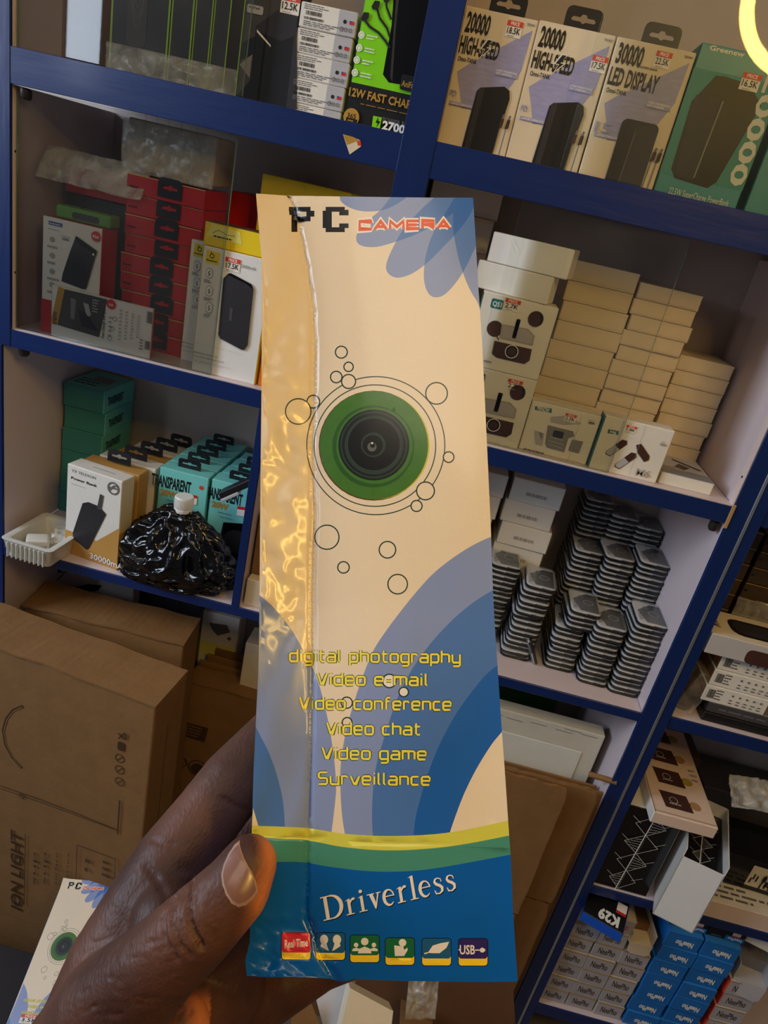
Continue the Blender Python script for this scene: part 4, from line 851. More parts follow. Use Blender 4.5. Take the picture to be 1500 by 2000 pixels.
def back_left():
    y = .10; z1 = ony(252, 402, y).z; z2 = ony(133, 319, y).z; x0 = ony(128, 360, y).x; x1 = min(ony(252, 400, y).x, RS[0]-.002)
    zz = Z2; nh = 3; hh = (z1-Z2)/nh-.0005
    stack('black_carton', 'black carton behind the white and red box, {n}', 'box', 'black cartons piled at the back left', V((x0, y+.004, Z2)), 0, x1-x0, .10, hh, nh, 'black_card', None, .001, .01)
    carton('red_carton', 'wide red carton with a black smear on top of the black cartons, left glass shelf', 'box', V((x0, y, z1)), 0, x1-x0, .11, z2-z1, 'red_card', {'front': [('p', 'black_card', [(.2, .42), (.34, .5), (.62, .44), (.66, .36), (.5, .3), (.3, .32)]), ('r', 'pale_yellow', 0, .98, 1, 1)]})
    A = V((RW[0].x+.012, RW[0].y+.012, RW[0].z+RW[2]))
    r = empty('green_case', A, 0, 'small green carton with a black carry handle lying on the white and red box', 'box')
    mb = MB(); mb.box(0, .083, 0, .03, .0005, .018, {'front': 'green_card', 'top': 'green_card', 'left': 'green_card'}, .003, 2); mb.decal((0, 0, 0), (.083, 0, 0), (0, 0, .018), (0, -1, 0), [('rr', 'charcoal', .3, .2, .8, .7, .05)]); mb.build('box_body', r)
    mb = MB(); mb.tube([V((.03+.022*(1-math.cos(t)), .015, .017+.011*math.sin(t))) for t in [math.pi*i/10 for i in range(11)]], .0015, 'black_plastic'); mb.build('handle', r, smooth='auto')
    # film-wrapped bundle on top of the red column
    y = .085; x0 = ony(250, 250, y).x; x1 = ony(412, 340, y).x
    r = empty('wrapped_bundle', (x0, y, RS[2]+.004), 0, 'bundle of pale brown cartons wrapped in shiny clear film above the red column', 'wrapped boxes')
    mat('dusty_card', (190, 176, 146), .5, .2, 40)
    mb = MB(); mb.box(0, x1-x0, 0, .09, 0, Z1-.046-RS[2]-.006, 'dusty_card', .002); mb.decal((0, 0, 0), (x1-x0, 0, 0), (0, 0, .08), (0, -1, 0), [('l', 'ink_brown', .62, .12, .85, .2, 1), ('o', 'pale_yellow', .66, .04, .05, .012)]+[('r', 'ink_grey', u, 0, u+.004, 1) for u in (.2, .33, .47, .62, .8)]); mb.build('carton_body', r)
    f = film('film_wrap', V((-.006, -.004, -.004)), V((x1-x0+.012, 0, 0)), V((0, 0, Z1-.05-RS[2])), 50, 24, .0025, 'film_dense', None, None, 8, 0, r)
    film('cling_film', ony(68, 345, .05), V((.155, .01, 0)), V((0, .03, .045)), 36, 14, .0028, 'film_dense', 'loose crumpled clear film draped over the red carton, left glass shelf', 'plastic film', 5)
back_left()
def baseus(A, label, d, hide=False):
    w, h = BW, BH; g = face_uv(BA, 0, w, h); a = Art(g, C4)
    a.p('yellow_card', (1167, 368), (1244, 388), (1232, 458), (1156, 440)); a.o('ink_black', (1196, 404), 13, .35); a.r('ink_black', (1188, 392), (1194, 380)); a.t('ink_black', 'baseus', (1164, 428), (1224, 432), .03)
    a.t('ink_grey', '20000mAh', (1358, 468), (1445, 470), -.005)
    for y in (498, 598, 692): a.rr('ink_pale', (1158, y+28), (1203, y-24), .05); a.rr('white_gloss', (1161, y+25), (1200, y-21), .045); a.s_('ink_black', 4, (1184, y-10), (1176, y+4), (1184, y+6), (1178, y+18)); a.l('ink_grey', (1150, y+52), (1205, y+44), 2)
    a.p('charcoal', (1290, 502), (1305, 500), (1420, 562), (1432, 590), (1398, 905), (1378, 932), (1362, 930), (1246, 868), (1234, 845), (1262, 530)); a.p('black_gloss', (1290, 502), (1305, 500), (1420, 562), (1432, 590), (1415, 580), (1390, 560), (1290, 510), (1272, 524), (1262, 530))
    a.p('darkgrey', (1300, 690), (1316, 700), (1308, 770), (1294, 765))
    a.t('ink_grey', 'Mini-sized but Powerful Charging Solution', (1098, 892), (1370, 955), -.01); a.t('ink_black', 'Baseus Lipow', (1096, 945), (1232, 970), .01); a.t('ink_black', 'Power Bank 20000mAh 22.5W', (1096, 966), (1266, 998), -.01); a.l('ink_pale', (1095, 990), (1330, 1040), 2)
    return carton('power_bank_box', label, 'box', A, 0, w, d, h, {'front': 'white_gloss', 'left': 'yellow_card', 'right': 'yellow_card', 'top': 'yellow_card'}, {'front': a.i}, 'white boxes with a yellow badge', [] if hide else [lambda r: price(r, w, h, g(*C4(1268, 452))[0], g(*C4(1268, 482))[1], .022, .018, '17.5K')])
BY = .016; BA = V((ony(374, 710, BY).x, BY, Z2)); BW = ony(499, 738, BY).x-BA.x; BH = ony(404, 480, BY).z-Z2
baseus(BA, 'white power bank box with yellow badge and standing charcoal power bank, right of the glass', .038)
baseus(BA+V((-.034, .040, .0)), 'same white box with yellow badge, mostly hidden behind the front one and the glass', .03, True)
_t = BA+V((-.002, .003, BH+.0005))
carton('yellow_carton', 'yellow carton with handwriting lying on top of the white power bank box', 'box', _t, 0, BW+.002, .034, .032, {'front': 'yellow_card', 'left': 'yellow_card', 'right': 'yellow_card', 'top': 'kraft_dark'}, {'front': [('p', 'pale_yellow', [(.04, .4), (.1, .92), (.5, .85), (.55, .35)]), ('s', 'ink_black', [(.12, .55), (.2, .72), (.32, .6), (.44, .62)], .006), ('l', 'ink_black', .14, .38, .46, .52, 1)]})
carton('orange_carton', 'thin orange carton edge standing between the white box and the held box', 'box', V((BA.x+BW+.003, .02, Z2)), 0, .02, .05, BH*.42, 'orange_card')
_p = ony(513, 338, .12)
carton('yellow_carton', 'plain yellow carton at the back under the blue shelf front, left of the middle post', 'box', V((_p.x, .12, Z2)), 0, .135, .12, _p.z-Z2, 'yellow_card', {'front': [('r', 'kraft_dark', 0, 0, 1, .35)]})
# ================================================================ left side, third shelf
C5 = crop(0, 680, 2.885)
def pbox():
    A, rz, w, h = fit((126, 1077), (228, 1114), (133, 905), Z3); g = face_uv(A, rz, w, h); a = Art(g, C5)
    a.i.append(('p', 'gold_card', [(0, 0), (1, 0), (1, g(*C5(650, 1005))[1]), (.6, g(*C5(530, 1080))[1]), (0, g(*C5(370, 1020))[1])]))
    a.t('ink_grey', 'YX TELEXON', (405, 695), (540, 725), .0); a.t('ink_black', 'Power Bank', (402, 735), (548, 770), .02); a.l('ink_pale', (402, 758), (510, 800), 2)
    a.o('ink_grey', (640, 790), 34, .25); a.s_('ink_grey', 8, (610, 780), (640, 788), (672, 798)); a.s_('ink_grey', 8, (615, 800), (645, 775), (668, 782))
    a.p('charcoal', (468, 872), (500, 866), (560, 890), (600, 935), (505, 1125), (490, 1135), (415, 1070), (412, 1040)); a.p('darkgrey', (548, 905), (566, 820), (586, 830), (572, 910))
    a.t('ink_white', '30000mAh', (508, 1182), (720, 1225), .02)
    carton('power_bank_box', 'white and gold box with a grey power bank picture, left of the black bag', 'box', A, rz, w, .034, h, {'front': 'white_card', 'left': 'white_card', 'right': 'cream_card', 'top': 'white_card'}, {'front': a.i, 'top': [('s', 'ink_grey', [(.35, .5), (.75, .5)], .01)], 'right': [('r', 'gold_card', 0, 0, 1, .42)]})
    ux = V((math.cos(rz), math.sin(rz), 0)); n = V((-ux.y, ux.x, 0)); kk = ['gold_card', 'white_card', 'gold_card', 'white_card', 'white_card']
    for i, k in enumerate(kk):
        def tabs(r, w=w, h=h): hang_tab(r, w, h, .034, .55, .042, .022, y=.017)
        carton('power_bank_box', ['gold topped box with a bent black hanger tab, directly behind the white and gold box', 'white box with a black hanger tab, third box in the row behind the black bag', 'gold box with a black hanger tab, fourth box in the row', 'white box with a black hanger tab, fifth box in the row', 'white box with a black hanger tab, rearmost of the row by the back wall'][i], 'box', A+n*(.0355*(i+1))+V((.012*i*.6, 0, 0)), rz*.3, w, .034, h-.004+.002*(i % 2), {'front': k, 'top': k, 'left': k, 'right': 'cream_card' if k != 'gold_card' else 'gold_card'}, None, 'power bank boxes in a row with hanger tabs', [tabs])
pbox()
def tealcol():
    y = .085; A = V((ony(392, 1118, y).x, y, Z3)); w = ony(480, 1142, y).x-A.x+.012; w = min(w, -.2695-A.x); h = ony(394, 930, y).z-Z3; g = face_uv(A, 0, w, h); a = Art(g, C5)
    a.t('ink_black', 'TRANSPARENT', (1140, 835), (1370, 825), .03); a.t('ink_gold', '20W', (1190, 893), (1290, 880), .05); a.l('ink_black', (1230, 925), (1335, 945), 1); a.l('ink_grey', (1240, 945), (1330, 975), 3)
    a.c('orange_red', (1425, 855), 12); a.p('black_gloss', (1260, 980), (1400, 990), (1400, 1200), (1300, 1260), (1200, 1240)); a.c('charcoal', (1330, 1090), 70); a.t('ink_black', 'Bangdo', (1292, 1275), (1362, 1285), .01); a.p('red_ink', (1340, 888), (1400, 898), (1400, 915), (1338, 905)); a.p('price_white', (1338, 905), (1400, 915), (1396, 950), (1334, 940))
    D = .038
    def tb(r, w=w, h=h, d=D): hang_tab(r, w, h, d, .5, .04, .016, y=.02)
    pos = ['front box of the right-hand row', 'second box of the right-hand row', 'third box of the right-hand row', 'fourth box of the right-hand row']
    f = carton('power_bank_box', 'teal box reading TRANSPARENT 20W behind the black bag, '+pos[0], 'box', A, 0, w, D, h, {'front': 'teal_top', 'top': 'teal_top', 'left': 'teal_card', 'right': 'teal_card'}, {'front': a.i}, 'teal power bank boxes in rows', [tb])
    for i in range(1, 4): dup(f, A+V((.002*i, (D+.002)*i, -.0*i)), .01*(-1)**i, 'teal box with a black hanger tab, '+pos[i]+' by the partition')
    for i in range(5): dup(f, A+V((-w-.004+.001*i, (D+.001)*i-.004, 0)), .008*(-1)**i, 'teal box with black hanger tab, row beside the gold boxes, '+['front', 'second', 'third', 'fourth', 'rearmost'][i])
    # slanting dark phone mount in front of the partition
    p0 = ony(470, 962, .04); mb = MB(); B = Matrix.Translation(ony(478, 945, .045)) @ Matrix.Rotation(math.radians(-38), 4, 'Y')
    mb.box(-.045, .03, -.012, .012, -.006, .006, 'black_plastic', .002, 2, B); mb.box(-.046, -.012, -.0125, .0, -.0105, -.005, 'lightgrey', .001, 1, B)
    tag(mb.build('phone_holder'), 'slanting black gadget with a grey edge leaning on the teal boxes by the partition', 'gadget')
tealcol()
def greenpile():
    y = .165; x0 = ony(128, 790, y).x; x1 = ony(208, 812, y).x; w = x1-x0; d = DEP-y-.004; h = .040; n = 7
    art = {'front': [('r', 'teal_deep', 0, .9, 1, .94)], 'right': [('t', 'ink_black', 'TRANSPARENT', .12, .3, .62, .68, .03)], 'top': [('l', 'ink_black', .1, .12, .9, .5, 3), ('rr', 'midgrey', .3, .4, .8, .7, .08)]}
    topz = ony(133, 745, y).z; n = max(5, round((topz-Z3)/h)); h = (topz-Z3)/n-.0006
    stack('teal_carton', 'sea-green carton in the pile by the left wall, {n}', 'box', 'sea-green cartons piled by the left wall', V((x0-.008, y, Z3)), 0, w, d-.006, h, n, {'front': 'teal_deep', 'right': 'teal_card', 'top': 'teal_card', 'left': 'teal_deep'}, art, .003, .03, None, 9, (.0012, 0))
greenpile()
def tray():
    zt = Z3+.034; A = onz(2, 1050, zt); B = onz(98, 1079, zt); C = onz(87, 974, zt); ux = (B-A); uy = (C-A); uy = uy-ux*uy.dot(ux)/ux.dot(ux); w, d = ux.length, .115; ux.normalize(); uy.normalize()
    r = empty('plastic_tray', A, math.atan2(ux.y, ux.x), 'white moulded plastic tray with ribbed side sticking out over the shelf at the left', 'tray')
    bm = bmesh.new(); n = 6
    def ringv(x0, x1, y0, y1, z, rad):
        o = []
        for cx, cy, a0 in ((x1-rad, y1-rad, 0), (x0+rad, y1-rad, 90), (x0+rad, y0+rad, 180), (x1-rad, y0+rad, 270)):
            for a in range(0, 91, 18): o.append(bm.verts.new((cx+rad*math.cos(math.radians(a0+a)), cy+rad*math.sin(math.radians(a0+a)), z)))
        return o
    lv = [ringv(.006, w-.006, .006, d-.006, -.033, .006), ringv(0, w, 0, d, -.002, .008), ringv(-.002, w+.002, -.002, d+.002, 0, .009), ringv(.004, w-.004, .004, d-.004, .0008, .007), ringv(.009, w-.009, .009, d-.009, -.001, .006), ringv(.014, w-.014, .014, d-.014, -.027, .006)]
    for a, b in zip(lv, lv[1:]):
        for i in range(len(a)): j = (i+1) % len(a); bm.faces.new((a[i], a[j], b[j], b[i]))
    bm.faces.new(lv[-1]); bm.faces.new(lv[0][::-1]); bmesh.ops.recalc_face_normals(bm, faces=bm.faces[:])
    mb = MB(); mb.bm(bm, 'white_plastic')
    for i in range(9): x = .012+i*(w-.024)/8; mb.box(x-.0012, x+.0012, -.0022, .003, -.031, -.004, 'white_plastic', .0006)
    mb.build('tray_body', r, smooth='auto')
    q = empty('charger_plug', r.matrix_basis @ V((w*.42, d*.36, -.0255)), .5, 'cream charger plug lying inside the white plastic tray', 'charger')
    mb = MB(); mb.box(-.018, .018, -.014, .014, 0, .02, 'white_plastic', .004, 3); mb.build('plug_body', q, smooth='auto')
    mb = MB(); mb.box(-.014, -.003, -.0165, -.0135, .004, .012, 'ink_pale', .001); mb.box(.003, .014, -.0165, -.0135, .004, .012, 'ink_pale', .001); mb.build('socket', q)
    f = film('film_bag', r.matrix_basis @ V((w*.55, d*.45, -.02)), V((.04, .01, .012)), V((-.01, .045, .012)), 20, 16, .007, 'film_dense', 'crumpled clear bag in the back corner of the white plastic tray', 'plastic bag', 6)
tray()
def black_bag():
    c = ony(345, 1075, .035); c.z = Z3; a0 = ony(215, 1080, .0); W_ = .098; H_ = .135
    bm = bmesh.new(); bmesh.ops.create_icosphere(bm, subdivisions=6, radius=1)
    for v in bm.verts:
        p = v.co.copy(); t = (p.z+1)/2            # 0 foot, 1 neck
        pr = ((0, .86), (.08, 1.0), (.3, 1.04), (.5, .92), (.68, .72), (.82, .50), (.93, .36), (1, .22)); rad = 1
        for (t0, r0), (t1, r1) in zip(pr, pr[1:]):
            if t0 <= t <= t1: rad = r0+(r1-r0)*(t-t0)/(t1-t0)
        q = V((p.x, p.y, 0)); q = q.normalized() if q.length > 1e-5 else q
        ph = math.atan2(p.y, p.x); l = min(1, math.sqrt(max(0, 1-p.z*p.z))*3.2)
        n1 = abs(noise.noise(V((q.x*2.1, q.y*2.1, p.z*1.3+4)))); n2 = 1-abs(noise.noise(V((p.x*3.3, p.y*3.3, p.z*2.6+9))))*2; n3 = 1-abs(noise.noise(V((p.x*11, p.y*11, p.z*9))))*2
        f = rad*l*(1+.20*(n1-.3)+.13*(n2-.5)+.03*(n3-.5)+.07*math.sin(ph*7+p.z*2+3*n1)*(.4+.6*t))
        v.co = V((q.x*W_*f, q.y*W_*.55*f, H_*t+.006*(n2-.5)))
        if v.co.z < 0: v.co.z = 0
        if v.co.x > .04 and v.co.z < .05: v.co.x += .012*(1-v.co.z/.05)*abs(n1)
    mb = MB(); mb.bm(bm, 'black_bag'); o = mb.build('plastic_bag', None, c, 0, True)
    tag(o, 'crumpled shiny black plastic bag around a bottle on the third shelf, left', 'plastic bag')
    # side flap of the bag
    b = empty('bottle', c+V((.004, 0, H_-.03)), 0, 'bottle with a white screw cap poking out of the black plastic bag', 'bottle')
    mb = MB(); mb.lathe([(.016, -.07), (.02, -.03), (.017, .0), (.0125, .012), (.0125, .028)], (0, 0, 0), 'bottle_neck', 24); mb.build('neck', b, smooth='auto')
    mb = MB(); mb.lathe([(.0148, .026), (.0152, .030), (.0152, .0315), (.0145, .032), (.0152, .033), (.0152, .050), (.014, .0525), (.0, .0526)], (0, 0, 0), 'cap_white', 32)
    for i in range(36): q = 2*math.pi*i/36; x, y = .0153*math.cos(q), .0153*math.sin(q); mb.tube([(x, y, .034), (x, y, .050)], .0005, 'cap_white', 4)
    mb.build('cap', b, smooth='auto')
mat('black_bag', (7, 7, 8), .14, 0, spec=.7, bump=.35, bscale=45); mat('bottle_neck', (150, 190, 175), .1, .02, trans=.6); mat('cap_white', (228, 228, 222), .35, .02)
black_bag()
carton('brown_carton', 'brown carton edge showing between the blue partition and the held box', 'box', V((-.252, .03, Z3+.052)), 0, .07, .15, .11, 'kraft', {'front': [('r', 'kraft_tape', .3, 0, .6, 1)]})
carton('cream_carton', 'cream carton under the brown carton right of the blue partition', 'box', V((-.252, .012, Z3)), 0, .08, .16, .050, 'cream_card')
# ================================================================ right side, upper shelf: four power bank boxes
C3 = crop(840, 0, 2.273)
def tecno(pl, pr, top, dx, num, l2, txt, label, pr_txt, led=False):
    """pl, pr: base corners; dx: where this box sits relative to the first one, in detail pixels"""
    y = .035; A = V((ony(*pl, y).x, y, Z1-.008)); w = ony(*pr, y).x-A.x-.0012; h = ony(*top, y).z-A.z; g = face_uv(A, 0, w, h)
    U = lambda u, v: (u, v); i = []; vb = .065
    def R(m, a, b, c, d): i.append(('r', m, a, b, c, d))
    i.append(('p', 'lilac', [(.07, .565), (.2, .63), (.95, .93), (.93, .66), (.80, .50), (.55, .35), (.24, .33), (.16, .45)]))
    i.append(('t', 'ink_black', num, .05, .83, .38, .97, .035)); i.append(('r', 'ink_black', .18, .85, .27, .858)); i.append(('t', 'ink_black', txt, .03, .69, .58 if not led else .66, .81, .03))
    if not led: i.append(('p', 'white_card', [(.38, .82), (.47, .82), (.40, .765), (.47, .765), (.33, .68), (.375, .745), (.31, .745)])); i.append(('p', 'ink_black', [(.395, .812), (.45, .812), (.395, .758), (.44, .758), (.35, .70), (.385, .75), (.335, .75)]))
    else: i.append(('t', 'ink_black', 'POWER BANK', .36, .835, .6, .85, .01))
    i.append(('t', 'ink_black', 'Omni-TANK', .045, .64, .31, .672, .012)); i.append(('t', 'ink_grey', 'TECNO', .86, .955, .97, .97, .02))
    i.append(('p', 'lilac', [(.58, .645), (.9, .645), (.9, .60), (.58, .60)])); i.append(('t', 'ink_white', '3 PORT SYNCHRONOUS', .6, .626, .89, .640, .01)); i.append(('t', 'ink_white', 'FAST CHARGING', .6, .607, .82, .621, .01))
    i.append(('t', 'lilac', 'PD' if not led else '15', .04, .40 if not led else .37, .13 if not led else .24, .44, .02)); i.append(('r', 'lilac', .06, .34, .4, .365)); i.append(('t', 'ink_white', 'LARGE CAPACITY', .08, .346, .38, .360, .01))
    if led: i.append(('rr', 'black_card', .36, -.02, .84, .50, .07)); i.append(('p', 'charcoal', [(.53, 0), (.84, 0), (.84, .44), (.8, .49), (.54, .46)])); i.append(('s', 'ink_grey', [(.56, .42), (.54, .05)], .01))
    else: i.append(('p', 'black_card', [(.36, -.0), (.40, .47), (.44, .495), (.76, .535), (.84, .515), (.87, .46), (.80, 0)])); i.append(('p', 'charcoal', [(.42, .485), (.5, .5), (.48, .0), (.40, .0)]))
    for q in (.86, .95) if not led else (.9, .97):
        i.append(('s', 'ink_grey', [(q-.045, 0), (q-.03, .25)], .012)); i.append(('p', 'ink_brown', [(q-.05, .25), (q, .26), (q+.005, .32), (q-.04, .32)])); i.append(('p', 'ink_grey', [(q-.032, .32), (q-.005, .32), (q, .35), (q-.027, .35)]))
    i = [(t[0], t[1], [(a, max(0, b)) for a, b in t[2]])+tuple(t[3:]) if t[0] in 'ps' else t for t in i]
    carton('power_bank_box', label, 'box', A, 0, w, .045, h, {'front': 'cream_card', 'left': 'cream_card', 'right': 'cream_card', 'top': 'cream_card'}, {'front': i}, 'cream power bank boxes on the upper right shelf',
           [lambda r: hang_tab(r, w, h, .045, .55, .045, .026, y=.02), lambda r: price(r, w, h, pr_txt[1], pr_txt[2], .019, .017, pr_txt[0])])
tecno((852, 284), (987, 310), (1055, 41), 0, '20000', '', 'HIGH-SPEED', 'cream box reading 20000 HIGH-SPEED nearest the middle post, upper right shelf', ('18.5K', .60, .86))
tecno((987, 310), (1128, 341), (1207, 71), 0, '20000', '', 'HIGH-SPEED', 'cream box reading 20000 HIGH-SPEED, second from the middle post', ('17.5K', .78, .75))
tecno((1129, 341), (1275, 372), (1363, 104), 0, '30000', '', 'LED DISPLAY', 'cream box reading 30000 LED DISPLAY half behind the glass edge', ('22.5K', .52, .86), True)
def greenew():
    y = .035; A = V((ony(1276, 372, y).x, y, Z1-.008)); w = .105; h = ony(1368, 81, y).z-A.z; g = face_uv(A, 0, w, h); a = Art(g, C3)
    a.t('ink_white', 'Greenew', (1238, 222), (1400, 232), .02); a.p('black_card', (1270, 335), (1310, 340), (1420, 375), (1470, 470), (1270, 810), (1230, 835), (1085, 790), (1070, 750), (1160, 450))
    a.p('charcoal', (1180, 420), (1290, 440), (1170, 800), (1085, 775)); a.s_('midgrey', 6, (1300, 450), (1170, 790)); a.i.append(('t', 'foam_light', '20000', .80, .20, .99, .93, .03, 3))
    a.t('ink_white', '22.5W SuperCharge PowerBank', (1052, 868), (1330, 890), -.005); a.l('ink_pale', (1060, 700), (1085, 520), 4)
    carton('power_bank_box', 'teal blue box with a big dark power bank picture behind the upper right glass', 'box', A, 0, w, .05, h, {'front': 'aqua_box', 'left': 'label_teal', 'right': 'aqua_box', 'top': 'aqua_box'}, {'front': [('r', 'teal_deep', 0, .18, 1, .85)]+a.i}, None, [lambda r: price(r, w, h, .55, .78, .022, .018, '16.5K')])
    carton('power_bank_box', 'another teal box at the right end of the upper shelf, mostly out of frame', 'box', A+V((w+.010, .0, 0)), 0, .10, .05, h, {'front': 'aqua_box', 'left': 'label_teal', 'right': 'aqua_box', 'top': 'aqua_box'}, {'front': [('rr', 'black_card', .3, .2, .8, .8, .08)]})
greenew()
# ================================================================ right side, second shelf
C6 = crop(900, 380, 2.5)
def qs_art(g, dx=0, dy=0, lower=False):
    a = Art(g, lambda x, y: C6(x+dx, y+dy)); a.rr('label_teal', (142, 550), (212, 518), .02); a.t('ink_white', 'QS1', (152, 546), (203, 528), .02)
    a.c('coffee', (166, 655), 38); a.s_('coffee', 5, (175, 690), (185, 710)); a.p('ink_pale', (200, 632), (330, 655), (362, 690), (350, 738), (190, 700)); a.p('silver_card', (208, 640), (322, 662), (350, 690), (342, 728), (200, 695)); a.rr('black_card', (252, 700), (290, 610), .04); a.rr('coffee', (256, 696), (286, 614), .035)
    a.c('coffee', (366, 607), 37); a.p('black_card', (385, 580), (402, 590), (395, 630), (380, 640), (390, 610))
    a.p('coffee', (165, 713), (347, 755), (335, 810), (310, 826), (175, 795), (152, 775)); a.c('black_card', (248, 766), 32); a.o('ink_white', (248, 766), 32, .12); a.c('coffee', (248, 766), 20); a.l('ink_pale', (110, 820), (160, 808), 1)
    return a.i
def qs_boxes():
    y = -.0; y = .018; zl = Z2; zt = ony(1050, 744, y).z; h = zt-zl; x1 = ony(1050, 744, y).x; w = .117; A = V((x1-w, y, zl)); g = face_uv(V((x1-w, y, zl)), 0, w, h)
    dxl, dyl = -88, 358
    carton('microphone_box', 'white microphone box with a teal tag standing directly on the shelf, lower of the two', 'box', A, 0, w, .05, h-.0004, {'front': 'white_card', 'left': 'label_teal', 'right': 'white_card', 'top': 'white_card'}, {'front': [t for t in qs_art(g, dxl, dyl)]}, 'white microphone boxes with round pictures', [lambda r: price(r, w, h, .66, .80, .021, .015, '2.7K')])
    h2 = ony(1090, 602, y).z-zt; w2 = ony(1090, 602, y).x-ony(942, 572, y).x; A2 = V((ony(1072, 670, y).x-w2, y, zt)); g2 = face_uv(A2, 0, w2, h2)
    carton('microphone_box', 'white microphone box on top of the other one, teal tag at its upper left', 'box', A2, 0, w2, .05, h2, {'front': 'white_card', 'left': 'label_teal', 'right': 'white_card', 'top': 'white_card'}, {'front': qs_art(g2)}, 'white microphone boxes with round pictures', [lambda r: price(r, w2, h2, .30, .83, .021, .015, '2.7K')])
    zt2 = A2.z+h2; h3 = ony(956, 498, y).z-ony(938, 548, y).z
    wb = .105; xb = ony(1076, 590, y).x-wb+.002
    o1 = carton('white_carton', 'white carton lying directly on the upper white microphone box', 'box', V((xb-.004, y+.022, zt2+.0004)), -.24, wb, .05, .036, 'white_card', None, 'two white cartons on the microphone boxes')
    carton('white_carton', 'shrink-wrapped white carton topmost above the white microphone boxes', 'box', V((xb+.006, y+.022, zt2+.037)), -.25, wb+.006, .05, .038, 'white_gloss', {'front': [('s', 'ink_white', [(.2, .9), (.32, .5)], .004), ('s', 'ink_white', [(.24, .95), (.36, .6)], .004)]}, 'two white cartons on the microphone boxes')
qs_boxes()
def cols():
    wc = 'white_card'; seam = {'front': [('r', 'cream_card', 0, .9, 1, 1), ('s', 'ink_pale', [(.03, .12), (.97, .12)], .003)]}
    # hidden left column
    x1 = ony(978, 398, .16).x; stack('white_carton', 'white carton next to the held box, second shelf, {n}', 'box', 'white cartons at the far left of the right shelf', V((x1-.11, .16, Z2)), 0, .105, .1, .048, 7, wc, seam, .002, .01, None, 21, (.0006, 0))
    def col(bl_x, br_top, tl_top, y, n, nm, seed, lean=0, w=None, k='cream_card'):
        x0, z = ony(*tl_top, y).x, ony(*tl_top, y).z; ww = w or ony(*br_top, y).x-x0; h = (z-Z2)/n-.0006
        stack('white_carton', 'white carton in '+nm+', {n}', 'box', 'white cartons in '+nm, V((x0-lean*(n-1), y, Z2)), 0, ww, .098, h, n, k, seam, .0022, .012, None, seed, (lean, 0))
    col(0, (1252, 538), (1124, 504), .150, 9, 'the tall column left of centre', 31, .0002)
    col(0, (1376, 574), (1254, 548), .148, 11, 'the tall column right of centre', 32, .0004)
    col(0, (1434, 714), (1330, 690), .180, 7, 'the short column by the side wall', 33, 0, .085)
cols()
